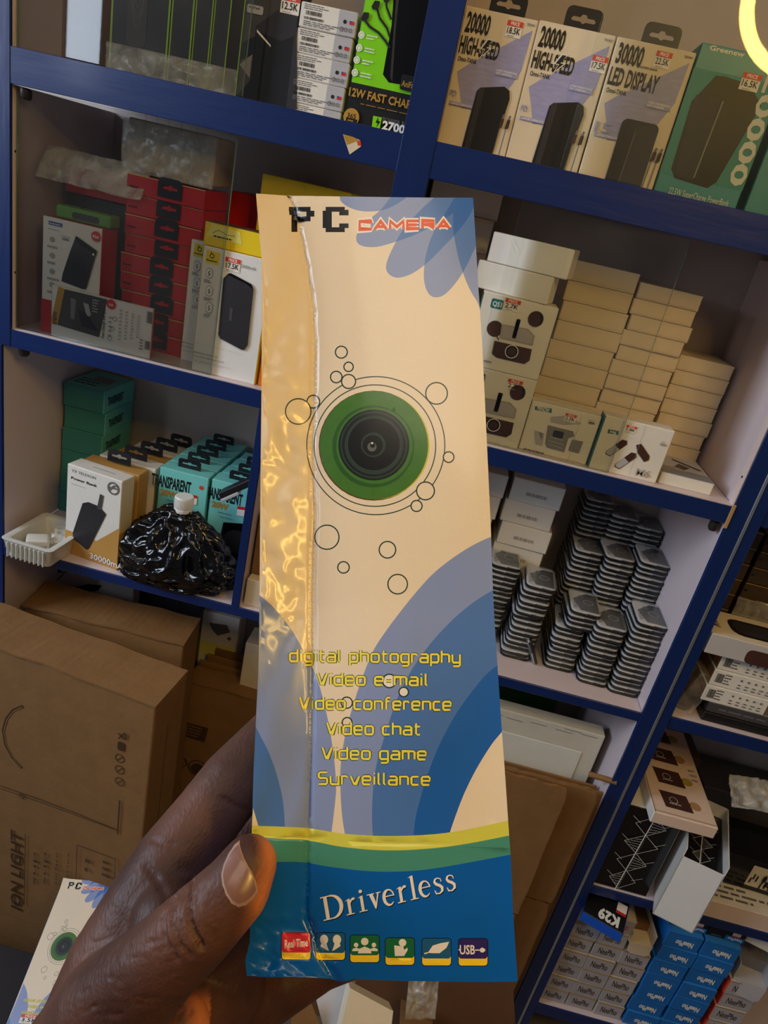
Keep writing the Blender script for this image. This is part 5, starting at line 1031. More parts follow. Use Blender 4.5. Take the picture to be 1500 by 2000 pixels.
def small_boxes():
    y = .024; A = V((ony(1014, 870+0, y).x, y, Z2)); xf = ony(1108, 900, y).x; x1 = ony(1146, 903, y).x; w = x1-A.x; h = ony(1046, 786, y).z-Z2; h = ony(1180, 816, y).z-Z2; g = face_uv(A, 0, w, h); a = Art(g, C6)
    a.p('label_teal', (363, 1033), (445, 1045), (443, 1066), (362, 1052)); a.t('ink_white', 'MENOW', (370, 1052), (436, 1045), .02)
    a.p('lightgrey', (440, 1085), (500, 1080), (560, 1100), (590, 1120), (500, 1125), (438, 1110)); a.p('midgrey', (425, 1125), (548, 1155), (555, 1180), (525, 1190), (505, 1258), (420, 1235), (412, 1215)); a.s_('lightgrey', 3, (430, 1180), (500, 1200)); a.s_('lightgrey', 3, (425, 1200), (500, 1220)); a.s_('lightgrey', 3, (425, 1215), (500, 1240))
    a.rr('black_card', (445, 1180), (505, 1160), .02); a.p('lightgrey', (360, 1150), (408, 1165), (398, 1225), (366, 1215)); a.p('midgrey', (378, 1155), (400, 1165), (395, 1200)); a.p('midgrey', (545, 1195), (598, 1205), (575, 1262), (525, 1248))
    a.l('ink_grey', (305, 1245), (435, 1262), 1); a.s_('ink_pale', 1.5, (592, 1075), (522, 1298)); a.t('ink_grey', 'Type-C', (625, 1103), (655, 1102), .01); a.rr('ink_pale', (622, 1115), (655, 1112), .02)
    carton('microphone_box', 'small white box showing a silver wireless microphone case, left of the clip microphone box', 'box', A, 0, w, .03, h, {'front': 'white_card', 'left': 'white_card', 'right': 'teal_deep', 'top': 'white_card'}, {'front': a.i}, None, [lambda r: price(r, w, h, .50, .76, .016, .012, '2.3K')])
    y = .016; A = V((ony(1149, 905, y).x+.001, y, Z2)); w = ony(1285, 932, y).x-A.x; h = ony(1182, 818, y).z-Z2; h = ony(1314, 842, y).z-Z2; g = face_uv(A, 0, w, h); a = Art(g, C6)
    a.p('label_teal', (720, 1145), (772, 1155), (768, 1174), (716, 1165)); a.t('ink_white', 'M6', (726, 1166), (762, 1158), .02)
    for c, q in (((760, 1238), 0), ((805, 1300), 0)): a.p('coffee' if q == 0 else 'coffee', (c[0]+28, c[1]-42), (c[0]+52, c[1]-36), (c[0]+52, c[1]-18), (c[0]-32, c[1]+40), (c[0]-54, c[1]+28), (c[0]-52, c[1]+14)); a.p('lightgrey', (c[0]-8, c[1]-18), (c[0]+14, c[1]+6), (c[0]-32, c[1]+36), (c[0]-50, c[1]+26), (c[0]-50, c[1]+14))
    a.p('coffee', (856, 1222), (880, 1216), (920, 1275), (918, 1295), (895, 1305), (862, 1260)); a.s_('ink_pale', 1.5, (902, 1130), (822, 1368)); a.t('ink_pale', 'M6', (850, 1368), (930, 1350), .01); a.t('ink_grey', 'Type-C', (978, 1208), (1000, 1206), .01); a.rr('ink_pale', (972, 1222), (1003, 1216), .02)
    carton('microphone_box', 'small white box with three dark clip microphones, right of the silver case box', 'box', A, 0, w, .032, h, {'front': 'white_card', 'left': 'teal_deep', 'right': 'cream_card', 'top': 'white_card'}, {'front': a.i}, None, [lambda r: price(r, w, h, .33, .80, .014, .010, '1.8K')])
    A = V((ony(1286, 934, .022).x+.002, .022, Z2)); w = ony(1390, 960, .022).x-A.x; d = .10
    carton('flat_box', 'flat white box with dark gadget pictures on its lid at the shelf corner', 'box', A, .0, w, d, .019, {'front': 'white_card', 'top': 'silver_card'}, {'top': [('r', 'midgrey', 0, 0, 1, .28), ('p', 'coffee', [(.02, .6), (.2, .72), (.1, .9), (-.0, .88)]), ('p', 'coffee', [(.35, .42), (.5, .62), (.68, .5), (.52, .33)]), ('s', 'ink_black', [(.42, .8), (.9, .5)], .06), ('l', 'ink_grey', .1, .3, .5, .36, 1)]}, None)
small_boxes()
# ================================================================ right side, third shelf
def low_cartons():
    tx = {'front': [('l', 'ink_pale', .3, .25, .8, .6, 1)]}
    y = .15; x0 = ony(1012, 931, y).x; x1 = ony(1112, 956, y).x; z = Z3; top = ony(1012, 931, y).z; n = 7; h = (top-z)/n
    stack('white_carton', 'white carton behind the plastic cases, right column, {n}', 'box', 'white cartons on the third shelf, right column', V((x0-.006, y, z)), 0, (x1-x0), .11, h-.0006, n, 'white_card', tx, .004, .03, None, 41)
    x2 = ony(1003, 930, y).x; stack('white_carton', 'white carton by the held box, third shelf left column, {n}', 'box', 'white cartons on the third shelf, left column', V((x2-.115, y-.005, z)), 0, .105, .11, h-.0006, n, 'white_card', tx, .004, .03, None, 42)
low_cartons()
def case_proto():
    w, d, h = .052, .078, .0092
    r = empty('plastic_case', (0, 0, -5), 0, 'x', 'case')
    def slab(x0, x1, y0, y1, z0, z1, rad, k, ins=0):
        bm = bmesh.new(); o = []
        for zz, q in ((z0, ins), (z0+.0012, 0), (z1-.001, 0), (z1, ins)):
            rg_ = []
            for cx, cy, a0 in ((x1-rad, y1-rad, 0), (x0+rad, y1-rad, 90), (x0+rad, y0+rad, 180), (x1-rad, y0+rad, 270)):
                for a in (0, 30, 60, 90): rg_.append(bm.verts.new((cx+(rad-q)*math.cos(math.radians(a0+a)), cy+(rad-q)*math.sin(math.radians(a0+a)), zz)))
            o.append(rg_)
        for a, b in zip(o, o[1:]):
            for i in range(16): bm.faces.new((a[i], a[(i+1) % 16], b[(i+1) % 16], b[i]))
        bm.faces.new(o[-1]); bm.faces.new(o[0][::-1]); bmesh.ops.recalc_face_normals(bm, faces=bm.faces[:]); return bm
    mb = MB(); mb.bm(slab(0, w, 0, d, 0, .0040, .010, 'x', .001), 'case_black'); mb.build('tray', r, smooth='auto')
    mb = MB(); mb.bm(slab(.002, w-.002, .002, d-.002, .0040, .0066, .008, 'x', .001), 'case_card')
    mb.decal((0, .002, .0066), (w, 0, 0), (0, d-.004, 0), (0, 0, 1), [('p', 'case_black', [(.32, .08), (.93, .08), (.93, .92), (.6, .92), (.12, .55)]), ('c', 'charcoal', .62, .5, .17), ('o', 'ink_pale', .62, .5, .17, .02), ('c', 'darkgrey', .42, .72, .09), ('l', 'ink_black', .1, .12, .28, .42, 4)])
    mb.decal((0, .0019, .0042), (w, 0, 0), (0, 0, .0024), (0, -1, 0), [('r', 'case_black', .52, 0, .94, 1)]); mb.build('insert_card', r)
    mb = MB(); mb.bm(slab(.0008, w-.0008, .0008, d-.0008, .0041, h, .0095, 'x', .0016), 'case_clear'); o = mb.build('lid', r, smooth='auto'); o['label'] = 'clear lid'
    return r, w, d, h
CP, CW, CDp, CH = case_proto()
_used = [False]
def cases(base, n, where, yaw=0, lean=(0, 0), seed=0, jit=.0014, z=None):
    """a stack of n plastic cases whose lowest front left corner stands at base"""
    rg = random.Random(seed)
    for i in range(n):
        loc = V((base.x+lean[0]*i+rg.uniform(-jit, jit), base.y+lean[1]*i+rg.uniform(-jit, jit), base.z+i*(CH+.0003)))
        lb = 'clear-lidded black case in '+where+', '+nth(n-1-i, n)
        if not _used[0]: _used[0] = True; CP.location = loc; CP.rotation_euler = (0, 0, yaw); CP['label'] = lb; CP['group'] = 'black plastic cases with clear lids'
        else: dup(CP, loc, yaw+rg.uniform(-.03, .03), lb, 'black plastic cases with clear lids')
def all_cases():
    B = lambda x, y: onz(x, y, Z3)
    def N(A, top): return max(3, round(hgt(A, top)/(CH+.0003)))
    a = B(1187, 1352); n6 = N(a, (1241, 1214)); cases(a, n6, 'the front stack by the side wall', 0, (.0001, .0002), 1)
    b = B(1124, 1331); n5 = N(b, (1158, 1212)); cases(b, n5, 'the front stack, second from the side wall', 0, (-.0001, .0002), 2)
    c = B(1061, 1303); cases(c, 5, 'the low front stack, bottom group', .02, (0, 0), 3)
    c2 = c+V((-.004, .002, 5*(CH+.0003))); cases(c2, 4, 'the low front stack, middle group', -.04, (0, .0005), 4)
    c3 = c2+V((.014, -.006, 4*(CH+.0003))); cases(c3, 4, 'the low front stack, upper group', .02, (0, 0), 5)
    d = B(974, 1281); cases(d, N(d, (1012, 1142)), 'the leftmost visible front stack', 0, (.0004, .0006), 6, .003)
    e = d+V((-.058, .035, 0)); cases(e, 16, 'the stack half behind the held box', 0, (.0003, 0), 7, .002)
    dy = CDp+.008
    for q, (s, xx) in enumerate(((a, (1241, 1090)), (b, (1175, 1079)), (c, (1105, 1071)))):
        p = s+V((.000+(-.002, -.001, .004)[q], dy, 0)); cases(p, N(p, xx), ('the middle row by the side wall', 'the middle row, second from the wall', 'the middle row, third from the wall')[q], 0, (.0001, .0002), 10+q)
    for q, (s, xx) in enumerate(((a, (1226, 1018)), (b, (1173, 1000)), (c, (1115, 965)))):
        p = s+V((-.006+.006*q, 2*dy, 0)); p.y = min(p.y, DEP-CDp-.004); cases(p, N(p, xx), ('the back row by the side wall', 'the back row, second from the wall', 'the back row, third from the wall')[q], 0, (.0001, 0), 20+q)
    m = dup(CP, B(1052, 1306)+V((-.001, .003, .002)), 0, 'single black case leaning on edge between the front stacks', 'black plastic cases with clear lids'); m.rotation_euler = (0, math.radians(-118), .05); m.location += V((0, 0, 0))
all_cases()
# ================================================================ neighbouring unit on the right
ZR2, ZR3 = CZ-.656, Z4
C8 = crop(1250, 950, 3.636); CB = crop(1130, 1380, 4.054); CN = crop(1030, 1700, 3.191)
def r_shelf_a():
    # dark olive cartons at the back
    y = .135; p = [ony(*C8(820, 312), y), ony(*C8(570, 822), y)]; h = (p[0].z-p[1].z)/5; n = 8; xl = .4695
    art = {'front': [('r', 'ink_gold', 0, .955, 1, 1), ('l', 'ink_black', .02, .4, .10, .7, 1)]}
    ztop = p[0].z; n = int((ztop-ZR2)/h); h2 = (ztop-ZR2)/n
    stack('dark_carton', 'dark olive carton in the right unit, column by the panel, {n}', 'box', 'dark olive cartons in the neighbouring unit', V((xl, y, ZR2)), 0, .075, .12, h2-.0006, n, 'darkbrown_box', art, .0006, .008, None, 51)
    stack('dark_carton', 'dark olive carton in the right unit, outer column, {n}', 'box', 'dark olive cartons in the neighbouring unit', V((xl+.08, y-.004, ZR2)), 0, .09, .12, h2-.0006, n, 'darkbrown_box', art, .0006, .008, None, 52)
    film('cling_film', V((xl+.075, y-.012, ZR2+.09)), V((.12, 0, 0)), V((.0, .0, .09)), 30, 16, .006, 'film', 'torn clear wrap hanging over the dark olive cartons, right unit', 'plastic film', 9)
    # grey and black wrapped boxes at the bottom
    A = onz(1381, 1392, ZR2); A.y = .012; A.x = ony(1376, 1390, .012).x; w = .16
    z = ZR2
    carton('black_case', 'flat black case under the white cartons with printed icons, right unit', 'box', V((A.x, .012, z)), 0, w, .12, .017, {'front': 'black_card', 'left': 'black_card', 'top': 'black_card'}); z += .0175
    carton('grey_carton', 'flat dark grey carton with pale lettering under the printed white cartons', 'box', V((A.x+.001, .014, z)), 0, w-.002, .12, .019, {'front': 'darkgrey', 'left': 'charcoal', 'top': 'midgrey'}, {'front': [('l', 'ink_grey', .12, .3, .9, .7, 1)]}); z += .0195
    y = .012; zt = ony(*C8(505, 1375), y).z; hb = (ony(*C8(545, 1265), y).z-zt); z = ZR2+.037
    xb = ony(*C8(445, 1475), y).x; wb = ony(*C8(890, 1600), y).x-xb; n = 3; top = ony(*C8(610, 1190), y).z; hb = (top-z)/n
    art = {'front': [('bar', 'ink_black', .06, .25, .17, .8), ('l', 'ink_grey', .18, .2, .3, .9, 4)]+[x for i in range(5) for x in (('c', 'ink_grey', .44+.11*i, .7, .018), ('l', 'ink_grey', .41+.11*i, .15, .48+.11*i, .5, 2))]}
    for i in range(3): carton('white_carton', 'white carton with a row of printed icons in the right unit, '+nth(2-i, 3), 'box', V((xb+.002*i, y+.001*i, z+i*hb)), 0, wb, .11, hb-.0006, {'front': 'white_card', 'left': 'kraft', 'right': 'kraft', 'top': 'white_card'}, art, 'white cartons with printed icons')
    zt = z+3*hb+.0005
    # open white box lid with the dark phone picture
    A = ony(*C8(480, 1130), -.004); A = V((A.x, -.004, zt)); ht = ony(*C8(520, 1048), -.004).z-zt
    carton('phone_box', 'white carton with a large dark handset picture on its lid, on the printed cartons', 'box', V((A.x, -.002, zt)), 0, .17, .085, ht, {'front': 'grey_card', 'left': 'grey_card', 'top': 'cream_card'}, {'top': [('rr', 'black_card', .22, .18, .9, .78, .10), ('rr', 'charcoal', .26, .26, .86, .7, .07), ('t', 'ink_black', 'KOYAV', .03, .30, .12, .95, .03, 3)], 'front': [('rr', 'coffee', .35, -.0, .9, .7, .05)]})
    # clear bag with a dark item leaning at the panel
    r = empty('blister_pack', ony(1333, 1408, .02), 0, 'clear plastic pack with a dark gadget leaning against the panel, right unit', 'pack'); r.location.z = ZR2; r.location.x = .474
    mb = MB(); B = Matrix.Rotation(math.radians(14), 4, 'Y'); mb.box(0, .026, .0, .04, .008, .062, 'coffee', .006, 2, B); mb.box(0, .022, -.001, .0, .03, .05, 'black_card', .002, 1, B); mb.build('gadget', r)
    mb = MB(); mb.box(-.002, .03, -.004, .046, .001, .085, 'film', .003, 1, B); mb.build('film_bag', r)
r_shelf_a()
def r_shelf_b():
    z = ZR3
    # black and white pattern box lying lengthwise into the shelf, its end towards us
    def pattern(flip=1):
        i = [('s', 'ink_white', [(.42, 0), (.52, 1)], .018), ('s', 'ink_grey', [(.45, 0), (.55, 1)], .006)]
        for k in range(4):
            y0 = .02+k*.235; s = 1 if k % 2 else -1
            for t in (1, -1):
                cx = .46+.01*k; hx = cx+t*(.30-.03*abs(k-2)); i.append(('s', 'ink_white', [(cx, y0), (hx, y0+.117), (cx, y0+.235)], .007))
                if s*t > 0:
                    for q in (.2, .35, .5, .65, .8): i.append(('s', 'ink_white', [(cx, y0+.235*q), (cx+(hx-cx)*.9*(1-abs(q-.5)*1.6), y0+.03+.17*q)], .006))
                i.append(('s', 'ink_white', [(hx-t*.08, y0+.13), (hx+t*.09, y0+.19)], .006))
        return i
    A = onz(1158, 1724, z); A = V((.470, .006, z)); w = ony(1263, 1750, .006).x-A.x; h = .195
    carton('pattern_box', 'black box with white zigzag line pattern standing in the right unit', 'box', A, 0, w, .06, h, {'front': 'black_gloss', 'left': 'black_card', 'right': 'grey_card', 'top': 'white_card'}, {'front': pattern()})
    # tall white box open on its right with black patterned lining
    r = empty('white_box', V((A.x+w+.004, -.028, z+.002)), 0, 'tall open white box with black patterned inside beside the zigzag box', 'box')
    x = A.x+w+.004; hb = ony(1459, 1602, .10).z-z
    hb = .165; dd = .15; ww = .07; R = Matrix.Rotation(math.radians(-16), 4, 'Z')
    mb = MB(); mb.box(0, ww, 0, .0018, 0, hb-.02, 'white_gloss', 0, 1, R); mb.box(0, .0018, 0, dd, 0, hb, 'white_card', 0, 1, R); mb.box(ww-.0018, ww, 0, dd, 0, hb, 'white_card', 0, 1, R); mb.box(0, ww, 0, dd, 0, .0018, 'white_card', 0, 1, R); mb.box(0, ww, dd-.0018, dd, 0, hb, 'white_card', 0, 1, R); mb.build('box_body', r)
    mb = MB(); mb.box(.003, ww-.003, .004, dd-.003, hb-.05, hb-.024, 'black_gloss', .001, 1, R)
    o = R @ V((.003, .006, hb-.024)); mb.decal(o, R @ V((ww-.006, 0, 0)), R @ V((0, dd-.010, 0)), (0, 0, 1), pattern()); mb.build('lining', r)
    # beige gift box on top, sticking out
    zt = z+h+.0006; C0 = onz(1278, 1585, zt+.024); C1_ = onz(1404, 1619, zt+.024); C2_ = onz(1290, 1429, zt+.024); ux = C1_-C0; wz = ux.length; rz = math.atan2(ux.y, ux.x)
    C0.z = zt; C0 += V((0, 0, .0))
    art = [('s', 'ink_brown', [(.02, .02), (.98, .02)], .008), ('s', 'ink_brown', [(.02, .0), (.02, .98)], .008)]
    for k in range(4):
        y0 = .08+.235*k; art += [('p', 'coffee', [(.22, y0), (.66, y0), (.62, y0+.155), (.18, y0+.155)]), ('c', ('tan_dot', 'olive_dot')[k % 2], .72, y0+.075, .09), ('c', 'coffee', .60, y0+.08, .05), ('o', 'ink_pale', .38, y0+.08, .07, .012), ('l', 'ink_pale', .3, y0+.03, .55, y0+.06, 1)]
    art += [('l', 'ink_pale', .82, .4, .96, .55, 3), ('s', 'ink_brown', [(.06, .42), (.06, .47)], .01)]
    d = .245
    carton('gift_box', 'beige box with brown square pictures on its lid sticking out over the zigzag box', 'box', C0, rz, wz, d, .024, {'front': 'beige_box', 'left': 'white_card', 'top': 'beige_box', 'right': 'beige_box'}, {'top': art}, None, None, .0015)
    # white box lying, dark book
    A = V((A.x+w+.085, .004, z)); wb = .22
    carton('white_carton', 'low white box with small print lying at the bottom of the right unit shelf', 'box', A, 0.0, wb, .2, .036, {'front': 'beige_box', 'top': 'white_card', 'left': 'white_card'}, {'top': [('l', 'ink_grey', .02, .05, .7, .35, 5)]})
    B = V((A.x+.03, .055, z+.037)); pic = [('r', 'cream_card', .30, .15, .66, .85)]
    rg = random.Random(2)
    for k in range(26): u = .31+.34*rg.random(); v = .2+.35*rg.random(); pic.append(('p', 'ink_black', [(u, v-.1), (u+.014, v-.1), (u+.016, v+.1*rg.random()), (u+.004, v+.12)]))
    r = carton('black_folder', 'thick black box with a pale crowd picture on it, far right of the photo', 'box', B, -.05, .2, .1, .07, {'front': 'black_gloss', 'top': 'black_gloss', 'left': 'black_card'}, {'front': pic})
    carton('grey_carton', 'dark grey carton behind the black box in the right unit', 'box', V((B.x-.02, .17, z+.037)), 0, .24, .1, .11, 'darkgrey')
    film('plastic_bag', V((A.x-.0, .05, z+.21)), V((.10, 0, .015)), V((.0, .05, .03)), 26, 18, .007, 'film_dense', 'crumpled pale blue clear bag tucked under the upper right shelf', 'plastic bag', 12)
    carton('grey_carton', 'olive grey carton standing behind the tall white box', 'box', V((A.x-.105, .175, z)), .0, .09, .1, .2, 'darkbrown_box')
r_shelf_b()
def r_shelf_c():
    z = Z5; y = .012
    A = onz(1042, 1962, z); x0 = .470
    zt = lambda p, yy: ony(*CN(*p), yy).z
    h = (zt((265, 345), y)-zt((40, 820), y))/6; h = max(.02, h)
    xs = [ony(*CN(*q), y).x for q in ((40, 820), (205, 860), (370, 905), (555, 950))]; off = x0-xs[0]; w = xs[1]-xs[0]
    art = {'front': [('t', 'ink_brown', 'NeePho', .2, .28, .8, .72, .01), ('r', 'ink_gold', 0, .93, 1, 1)]}
    art2 = {'front': [('t', 'red_ink', 'NeePho', .2, .28, .8, .72, .01), ('r', 'cream_card', 0, .93, 1, 1)]}
    for c in range(3):
        n = (6, 6, 5)[c]
        stack('phone_case_box', 'silver grey box end with dark lettering, '+('left', 'middle', 'third')[c]+' grey column, {n}', 'box', 'silver grey boxes with dark lettering', V((x0+c*(w+.0015), y, z)), 0, w, .13, h-.0006, n, {'front': 'silver_card', 'top': 'cream_card', 'left': 'cream_card'}, art, .0018, .015, None, 60+c)
        if c == 1: carton('phone_case_box', 'silver grey box with red lettering on top of the middle grey column', 'box', V((x0+c*(w+.0015), y, z+n*(h-.0002)+.0005)), 0, w, .12, h, {'front': 'silver_card', 'top': 'cream_card'}, art2)
        if c == 0: carton('phone_case_box', 'cream box end with an orange badge on top of the left grey column', 'box', V((x0, y+.002, z+n*(h-.0002)+.0005)), 0, w, .12, h, 'cream_card', {'front': [('rr', 'orange_red', .35, .25, .85, .75, .2), ('t', 'cream_card', 'Neo', .42, .4, .8, .6, .01)]})
    xb = x0+3*(w+.0015)+.003
    wb = .067; hb = h*1.02; blue = {'front': [('t', 'ink_white', 'NeePho', .30, .22, .80, .58, .04, 1), ('l', 'blue_card2', .3, .66, .85, .9, 2)]}
    for c in range(2):
        n = (7, 7)[c]
        stack('phone_case_box', 'bright blue box with white upside-down lettering, '+('left', 'right')[c]+' blue column, {n}', 'box', 'bright blue boxes with white lettering', V((xb+c*(wb+.003), y-.002, z)), 0, wb, .14, hb-.0006, n, {'front': 'blue_card', 'top': 'blue_card2', 'left': 'blue_card', 'right': 'blue_card'}, blue, .0022, .02, None, 70+c)
        o = V((xb+c*(wb+.003), y+.01, z+n*(hb-.0001)+.0008)); carton('black_carton', 'black carton with pink price sticker on the '+('left', 'right')[c]+' blue column', 'box', o, 0, wb+.002, .1, .03, 'black_card', {'front': [('r', 'blue_card', .48, .0, .98, .42), ('t', 'ink_white', 'NeePho', .55, .1, .92, .32, .02, 1), ('r', 'price_white', .62, .5, .84, .96), ('r', 'red_ink', .62, .42, .84, .52), ('l', 'ink_grey', .1, .1, .42, .3, 1)]}, 'black cartons on the blue columns')
    # red edge and the last grey column
    xc = xb+2*(wb+.003)+.003
    stack('phone_case_box', 'silver grey box right of the blue columns, {n}', 'box', 'silver grey boxes at the right end', V((xc+.006, y, z)), 0, .062, .13, h-.0006, 5, {'front': 'silver_card', 'left': 'orange_red', 'top': 'cream_card'}, art, .002, .02, None, 80)
    # torn grey box
    zz = z+5*h
    def torn(name, A, label, w, d, h, k, flap, inner, seed):
        r = empty(name, A, random.Random(seed).uniform(-.3, .3), label, 'box'); t = .0012; mb = MB()
        mb.box(0, w, d-t, d, 0, h, k); mb.box(0, t, 0, d, 0, h*.8, k); mb.box(w-t, w, 0, d, 0, h*.9, k); mb.box(0, w, 0, d, 0, t, k); mb.box(t, w-t, d*.4, d*.95, t, h*.6, inner); mb.build('box_body', r)
        mb = MB(); pts = [(0, 0), (w, 0), (w*.98, -h*.7), (w*.85, -h*.85), (w*.2, -h*.8), (w*.04, -h*.6)]; mb.prism(pts, 0, .0012, k, V((0, -.001, h*.1))); mb.build('flap', r); return r
    torn('torn_box', V((xc+.008, y+.004, zz+.002)), 'torn open grey box on the last grey column, cardboard flaps hanging', .06, .09, .05, 'grey_card', 0, 'midgrey', 3)
    r = carton('red_carton', 'small red and white carton at the right end under the shelf', 'box', V((xb+2*wb+.004, .03, z+7*hb+.003)), -.3, .05, .09, .035, {'front': 'white_card', 'left': 'orange_red', 'top': 'orange_red'})
    torn('torn_box', V((x0+2*w+.0, .004, z+5*h+.030)), 'torn cream box with a hanging rounded flap above the third grey column', .045, .08, .034, 'cream_card', 0, 'kraft', 5)
    # K29 box lying askew
    zk = z+7*h+.004; B0 = onz(1131, 1797, zk); B1 = onz(1209, 1842, zk); yaw = math.atan2(B1.y-B0.y, B1.x-B0.x); wk = (B1-B0).length; Bx = B0
    R_ = empty('phone_case_box', Bx, 0, 'royal blue and black carton with white upside-down lettering, lying askew', 'box'); R_.rotation_euler = (0, 0, yaw)
    mb = carton_mb(wk, .075, .024, {'front': 'royal', 'top': 'black_card', 'left': 'royal'}, {'top': [('t', 'ink_white', 'K29', .34, .06, .85, .42, .05, 1), ('r', 'price_white', .72, .5, .96, .85), ('r', 'red_ink', .72, .5, .96, .58)]}); mb.build('box_body', R_)
    carton('black_carton', 'black carton under the shelf behind the askew royal blue carton', 'box', V((x0, .14, z)), 0, .17, .12, 8*h, 'black_card')
r_shelf_c()
# ================================================================ open floor bay under the third shelf
def kraft_carton(name, label, A, rz, w, d, h, art=None, lidgap=.004, extra=None):
    """corrugated carton with flaps that do not quite close"""
    r = empty(name, A, rz, label, 'carton'); bm = bmesh.new(); bmesh.ops.create_grid(bm, x_segments=1, y_segments=1, size=1); bm.free()
    mb = MB(); mb.box(0, w, 0, d, 0, h-.006, 'kraft', .003, 2)
    F_ = faces_of(w, d, h)
    for fc, it in (art or {}).items(): mb.decal(*F_[fc], it, .0005)
    mb.build('box_body', r)
    def flap(nm, x0, x1, y0, y1, z, sag):
        n = 24; vs_ = []; fs = []
        for j in (0, 1):
            for i in range(n+1):
                a = i/n; q = noise.noise(V((a*6+w*10, j*3, z*7)))*sag; y_ = (y0 if j == 0 else y1)+noise.noise(V((a*14, j*5+2, w*9)))*.0015; vs_.append((x0+(x1-x0)*a, y_, z+q+(0 if j else -sag*.6)))
        for i in range(n): fs.append((i, i+1, n+2+i, n+1+i))
        m = MB(); m.add(vs_, fs, 'kraft'); o = m.build(nm, r); s = o.modifiers.new('s', 'SOLIDIFY'); s.thickness = .004; s.offset = -1; return o
    flap('flap', -.002, w+.001, -.003, d*.98, h, .004); flap('flap', .003, w-.006, .002, d-.002, h-.0045, .002)
    return r
def big_cartons():
    zt = CZ-.78
    A = onz(0, 1260, zt); B = onz(305, 1375, zt); C = onz(355, 1305, zt); ux = (B-A); ux.z = 0; rz = math.atan2(ux.y, ux.x); u = ux.normalized(); w = .37; d = (C-B).dot(V((-u.y, u.x, 0))); O = B-u*w; h = zt-.02; O.z = .02; O.z = 0
    h = zt; g = face_uv(O, rz, w, h); K = crop(0, 1350, 2.679); a = Art(g, K); K
    ink = 'ink_brown'
    a.s_(ink, 15, (122, 78), (70, 100), (35, 145), (18, 205), (30, 280), (65, 345), (115, 402)); a.s_('kraft', 5, (118, 82), (72, 104), (38, 148), (22, 205), (34, 278), (67, 342), (112, 398))
    for y in (350, 408, 470): a.o(ink, (628, y), 25, .16); a.s_(ink, 4, (616, y+8), (642, y-8))
    a.s_(ink, 5, (620, 215), (655, 250), (655, 215), (622, 245)); a.s_(ink, 6, (664, 220), (664, 250)); a.rr('ink_brown', (618, 300), (655, 268), .01)
    a.s_(ink, 4, (0, 488), (210, 560), (420, 640), (620, 722)); a.s_(ink, 3, (0, 502), (210, 572), (420, 650), (600, 716)); a.o(ink, (120, 545), 14, .3); a.s_(ink, 7, (632, 565), (620, 742))
    a.t(ink, 'ION LIGHT', (62, 1120), (120, 740), .02, 2); a.s_(ink, 4, (140, 742), (132, 1110))
    for x in (180, 235, 290, 350): a.t(ink, ('surface', 'series', 'group', 'sup')[(x//60) % 4], (x, 1000), (x+22, 840), -.01, 2)
    a.s_(ink, 4, (412, 795), (404, 985)); a.s_(ink, 4, (412, 795), (612, 868), (606, 980)); a.l(ink, (450, 940), (480, 860), 2); a.l(ink, (540, 960), (590, 880), 3)
    kraft_carton('cardboard_carton', 'large brown carton printed with a curved tube drawing, front at the lower left', O, rz, w, d, h, {'front': a.i, 'right': [('s', 'kraft_dark', [(.5, .0), (.48, .9)], .012)]})
    zt2 = CZ-.795
    A = onz(0, 1180, zt2); B = onz(360, 1255, zt2); C = onz(387, 1205, zt2); ux = B-A; rz = 0.03; w = .30; d = .085; O = V((-.668, .0+max(.0, A.y), 0)); 
    O = B-V((math.cos(rz), math.sin(rz), 0))*w; O.z = .0; O.x = max(O.x, -.668)
    kraft_carton('cardboard_carton', 'second brown carton just behind the large one, under the third shelf', O, rz, w, d, zt2)
    # carton with the printed charger outline, right of them
    y = .135; x0 = ony(335, 1560, y).x; top = ony(420, 1340, y).z
    O = V((-.37, .135, 0)); g = face_uv(O, 0, .28, top); a = Art(g, crop(0, 1350, 2.679))
    a.p('ink_brown', (940, 152), (1082, 190), (1062, 266), (926, 222)); a.l('kraft', (950, 222), (1062, 190), 4); a.o('ink_brown', (938, 368), 36, .12); a.c('ink_brown', (936, 370), 20); a.o('ink_brown', (1030, 400), 48, .1); a.c('ink_brown', (1030, 405), 34); a.s_('ink_brown', 3, (972, 350), (985, 395), (1000, 390))
    kraft_carton('cardboard_carton', 'flat brown carton with printed dark round drawings behind the fingers', O, 0, .30, .05, top, {'front': a.i})
    for i in range(3):
        O2 = V((-.37+.012*i, .19+.012*i, 0)); mb = MB(); mb.box(0, .30, 0, .006, 0, top+.008+.010*i, 'kraft', .001); tag(mb.build('cardboard_sheet', None, O2, 0), 'flat corrugated sheet standing behind the printed carton, '+('nearest', 'middle', 'farthest')[i]+' of three', 'cardboard sheet', 'cardboard sheets standing behind the printed carton')
    # pale boxes at the back of the bay
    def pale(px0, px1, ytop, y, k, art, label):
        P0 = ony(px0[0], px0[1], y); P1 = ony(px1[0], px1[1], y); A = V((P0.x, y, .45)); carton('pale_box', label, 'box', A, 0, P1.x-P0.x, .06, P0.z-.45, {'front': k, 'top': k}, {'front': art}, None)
    bl = [('p', 'black_card', [(.1, .93), (.3, .99), (.42, .97), (.22, .92)]), ('p', 'black_card', [(.45, .86), (.62, .93), (.74, .95), (.70, .90), (.55, .85)]), ('s', 'ink_black', [(.36, .9), (.44, .99)], .006), ('p', 'ink_grey', [(.7, .84), (.86, .87), (.82, .83)])]
    pale((30, 1085), (262, 1140), 0, .17, 'grey_card', bl, 'pale grey box with black drawings under the third shelf, far left')
    pale((255, 1135), (395, 1170), 0, .20, 'charcoal', [], 'dark box in the shade under the third shelf')
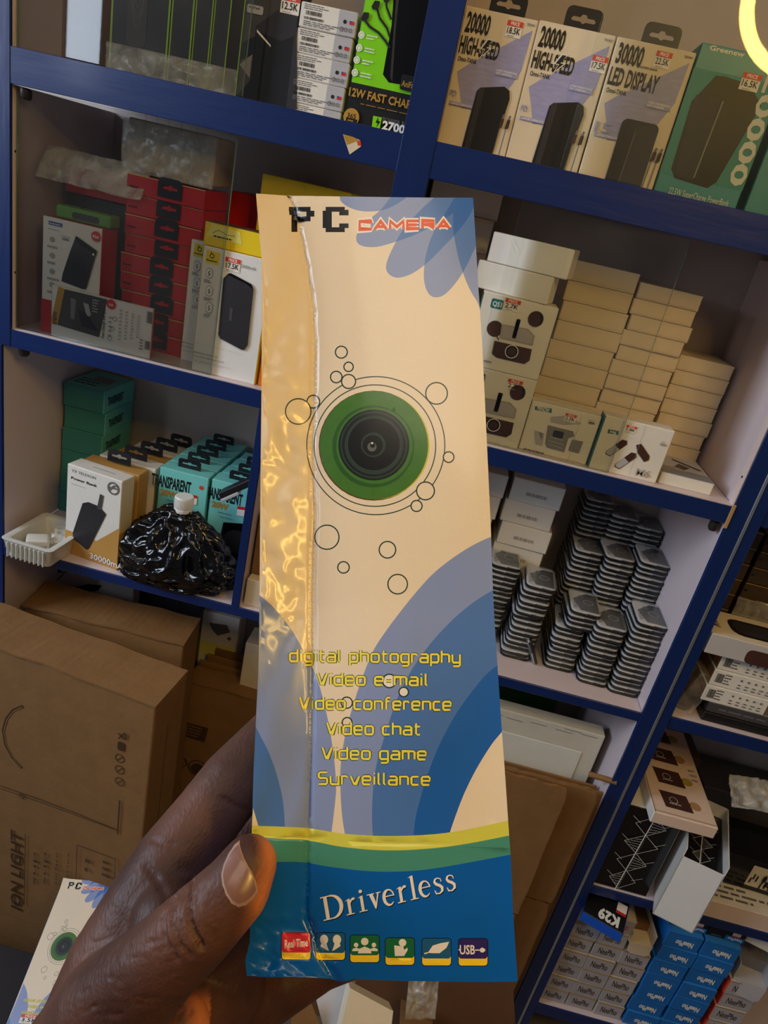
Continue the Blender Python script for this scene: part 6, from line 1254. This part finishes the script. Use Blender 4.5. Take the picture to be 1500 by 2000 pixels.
    pale((392, 1190), (470, 1205), 0, .22, 'white_card', [('p', 'ink_grey', [(.25, .9), (.35, .84), (.5, .80), (.8, .86), (.7, .92)]), ('c', 'ink_grey', .8, .80, .05), ('r', 'pale_yellow', 0, .6, 1, .72), ('rr', 'foam_light', .1, .45, .8, .58, .05), ('l', 'ink_black', .1, .34, .8, .42, 2)], 'white box with grey drawings and a yellowish band under the third shelf')
    pale((480, 1255), (530, 1265), 0, .16, 'cream_card', [], 'cream box beside the held box under the third shelf')
big_cartons()
def right_low():
    # foam framed panel
    zt = CZ-.775; A = onz(981, 1392, zt); B = onz(1183, 1439, zt); y = (A.y+B.y)/2
    x1 = ony(1183, 1439, y).x; w = .30; h = ony(1183, 1439, y).z
    r = empty('framed_panel', V((x1-w, y, 0)), 0, 'pale grey panel with foam edge under the third shelf, right of the held box', 'panel')
    mb = MB(); mb.box(0, w, 0, .03, 0, h, 'foam', .002, 2)
    for k in range(10): q = random.Random(k).uniform(0, .9)*w; mb.box(q, q+.03, -.0006, .001, h-.006-.001*k, h-.005-.001*k, 'midgrey')
    mb.build('foam_frame', r); mb = MB(); mb.box(.03, w-.028, -.0015, 0, .1, h-.045, 'foam_light', .0005); mb.build('panel_face', r)
    # dark green boxes behind the panel
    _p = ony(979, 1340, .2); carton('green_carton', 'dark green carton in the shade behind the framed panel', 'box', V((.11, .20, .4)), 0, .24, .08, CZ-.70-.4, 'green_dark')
    # flattened cartons leaning under the shelf: three sheets, each with its own right edge
    def flat(px, ztopoff, y, label, seam, sd, w=.34, t=.005):
        P = ony(*px, y); r = empty('cardboard_sheet', V((P.x-w, y, 0)), 0, label, 'cardboard sheet', 'flattened cartons under the third shelf'); h = P.z
        rg = random.Random(sd); 
        def half(z0, z1, nm):
            n = 30; out = [(0, z0), (w, z0)]
            for i in range(7): out.append((w+rg.uniform(-.0015, .0015), z0+(z1-z0)*(i+.5)/7))
            out.append((w-.004, z1-.002)); 
            for i in range(n): out.append((w-.01-(w-.01)*(i+1)/n, z1+rg.uniform(-.0016, .0016)))
            mb = MB(); mb.prism(out, -t/2, t/2, 'kraft'); o = mb.build(nm, r); return o
        half(seam+.0025, h, 'upper_half'); half(0, seam-.0015, 'lower_half')
        mb = MB(); mb.box(0, w-.004, -.001, .0005, seam-.004, seam+.004, 'kraft_dark'); mb.build('fold', r)
    sm = ony(1050, 1730, .01).z
    flat((1112, 1541), 0, -.045, 'nearest flattened brown carton leaning between the held box and the blue post', sm-.02, 1)
    flat((1170, 1549), 0, -.020, 'middle flattened brown carton between the held box and the blue post', sm, 2)
    flat((1208, 1556), 0, .012, 'farthest flattened brown carton, closest to the blue post', sm+.008, 3, .33)
    for k in range(4):
        P = ony(1165+8*k, 1540+3*k, .03+.008*k); mb = MB(); mb.box(0, .3, 0, .004, 0, P.z+.004-.003*k, 'kraft', .0008); tag(mb.build('cardboard_sheet', None, V((min(P.x, .419)-.3, .03+.008*k, 0)), 0), 'rough edged cardboard sheet behind the flattened cartons, '+ORD[k].replace('topmost', 'first')+' from the front', 'cardboard sheet', 'rough edged cardboard sheets')
    a = ony(1150, 1512, .015); b = ony(1205, 1528, .0)
    mb = MB(); mb.tube([a, b], .005, 'kraft', 12); tag(mb.build('paper_roll', smooth='auto'), 'small rolled brown paper lying on the flattened cartons by the blue post', 'paper roll')
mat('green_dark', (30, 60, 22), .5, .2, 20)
right_low()
def second_pc():
    """the same printed box lying tilted in front of the large carton"""
    import numpy as np
    src = [(503, 379), (924, 385), (1009, 1916), (482, 1906)]; dst = [(0, 1), (1, 1), (1, 0), (0, 0)]; M_ = []; b = []
    for (x, y), (u, v) in zip(src, dst): M_.append([x, y, 1, 0, 0, 0, -u*x, -u*y]); b.append(u); M_.append([0, 0, 0, x, y, 1, -v*x, -v*y]); b.append(v)
    H_ = np.append(np.linalg.solve(np.array(M_, float), np.array(b, float)), 1).reshape(3, 3)
    W_, HH, D_ = .09, .295, .036
    r = empty('camera_box', (0, 0, 0), 0, 'second cream and blue camera box lying by the large carton, partly behind the hand', 'box')
    TLp = V((-.4699, -.1290, CZ-1.2357)); ux = V((.9828, .0801, .1664)).normalized(); uy = V((-.1274, .9465, .2966)); uy = (uy-ux*uy.dot(ux)).normalized(); n = ux.cross(uy)
    Rm = Matrix((ux, -n, uy)).transposed(); TLp -= uy*.004
    r.matrix_world = Matrix.Translation(TLp-uy*HH) @ Rm.to_4x4()
    P = np.array(CV); q = np.c_[P, np.ones(len(P))] @ H_.T; uv = q[:, :2]/q[:, 2:]
    mb = MB(); vv = [V((u*W_, -.0003, v*HH)) for u, v in uv.tolist()]
    for k in set(k for _, k in CF):
        fs = [f for f, kk in CF if kk == k]; us = sorted(set(i for f in fs for i in f)); mp = {u: i for i, u in enumerate(us)}; mb.add([vv[u] for u in us], [tuple(mp[i] for i in f) for f in fs], k)
    mb.build('front_panel', r); mb = MB(); mb.box(0.0004, W_-.0004, 0, D_, .0004, HH-.0004, {'front': 'pc_white', 'top': 'pc_white', 'left': 'pc_sidew', 'right': 'pc_side'}, .001); mb.build('box_body', r)
    price(r, W_, HH, .22, .25, .03, .012, '3.5K', -.0012)
second_pc()
carton('dark_corner_support', 'made-up dark box under the second camera box, darkening the shaded bottom left corner', 'box', V((-.80, -.66, 0)), 0, .46, .47, .175, 'charcoal')  # made-up box; props the camera box and darkens the gloomy corner
def bottom_bits():
    # loose opened packaging lying low in the middle, below the held box
    def slab(name, label, cat, px, dep, t, k, extra=None):
        P = [atd(x, y, dd) for (x, y), dd in zip(px, dep)]; o = P[0]; ux = (P[1]-P[0]).normalized(); n = ux.cross(P[2]-P[0]).normalized(); uy = n.cross(ux)
        if n.dot(CAM-o) < 0: n = -n
        pts = [((p-o).dot(ux), (p-o).dot(uy)) for p in P]; mb = MB(); mb.prism(pts, -t, 0, k, V((0, 0, 0)), ux, uy, n); ob = mb.build(name, None, o); return tag(ob, label, cat)
    slab('brown_paper', 'brown speckled paper scrap low beside the fingers at the bottom edge', 'paper', [(600, 1942), (640, 2040), (560, 2060), (570, 1985)], [.80, .8, .8, .8], .002, 'kraft')
    slab('open_carton', 'pale grey open carton flap below the held box', 'box', [(613, 1935), (690, 1895), (668, 2030), (640, 2040)], [.82, .82, .80, .80], .03, 'grey_card')
    slab('white_flap', 'cream carton panel with a torn corner below the held box', 'box', [(684, 1930), (768, 1975), (760, 2040), (655, 2040)], [.79, .79, .78, .78], .03, 'cream_card')
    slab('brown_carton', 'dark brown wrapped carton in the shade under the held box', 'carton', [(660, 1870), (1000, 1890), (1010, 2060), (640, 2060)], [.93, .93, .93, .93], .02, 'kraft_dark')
    slab('brown_carton', 'small light brown carton corner below the held box, right of the cream panel', 'carton', [(784, 1972), (845, 1998), (840, 2040), (780, 2040)], [.9, .9, .9, .9], .02, 'kraft')
    film('plastic_film', atd(790, 1990, .88), (atd(850, 1990, .88)-atd(790, 1990, .88)), (atd(800, 1900, .9)-atd(790, 1990, .88)), 20, 26, .006, 'film', 'shiny clear film on the dark brown carton under the held box', 'plastic film', 21)
bottom_bits()
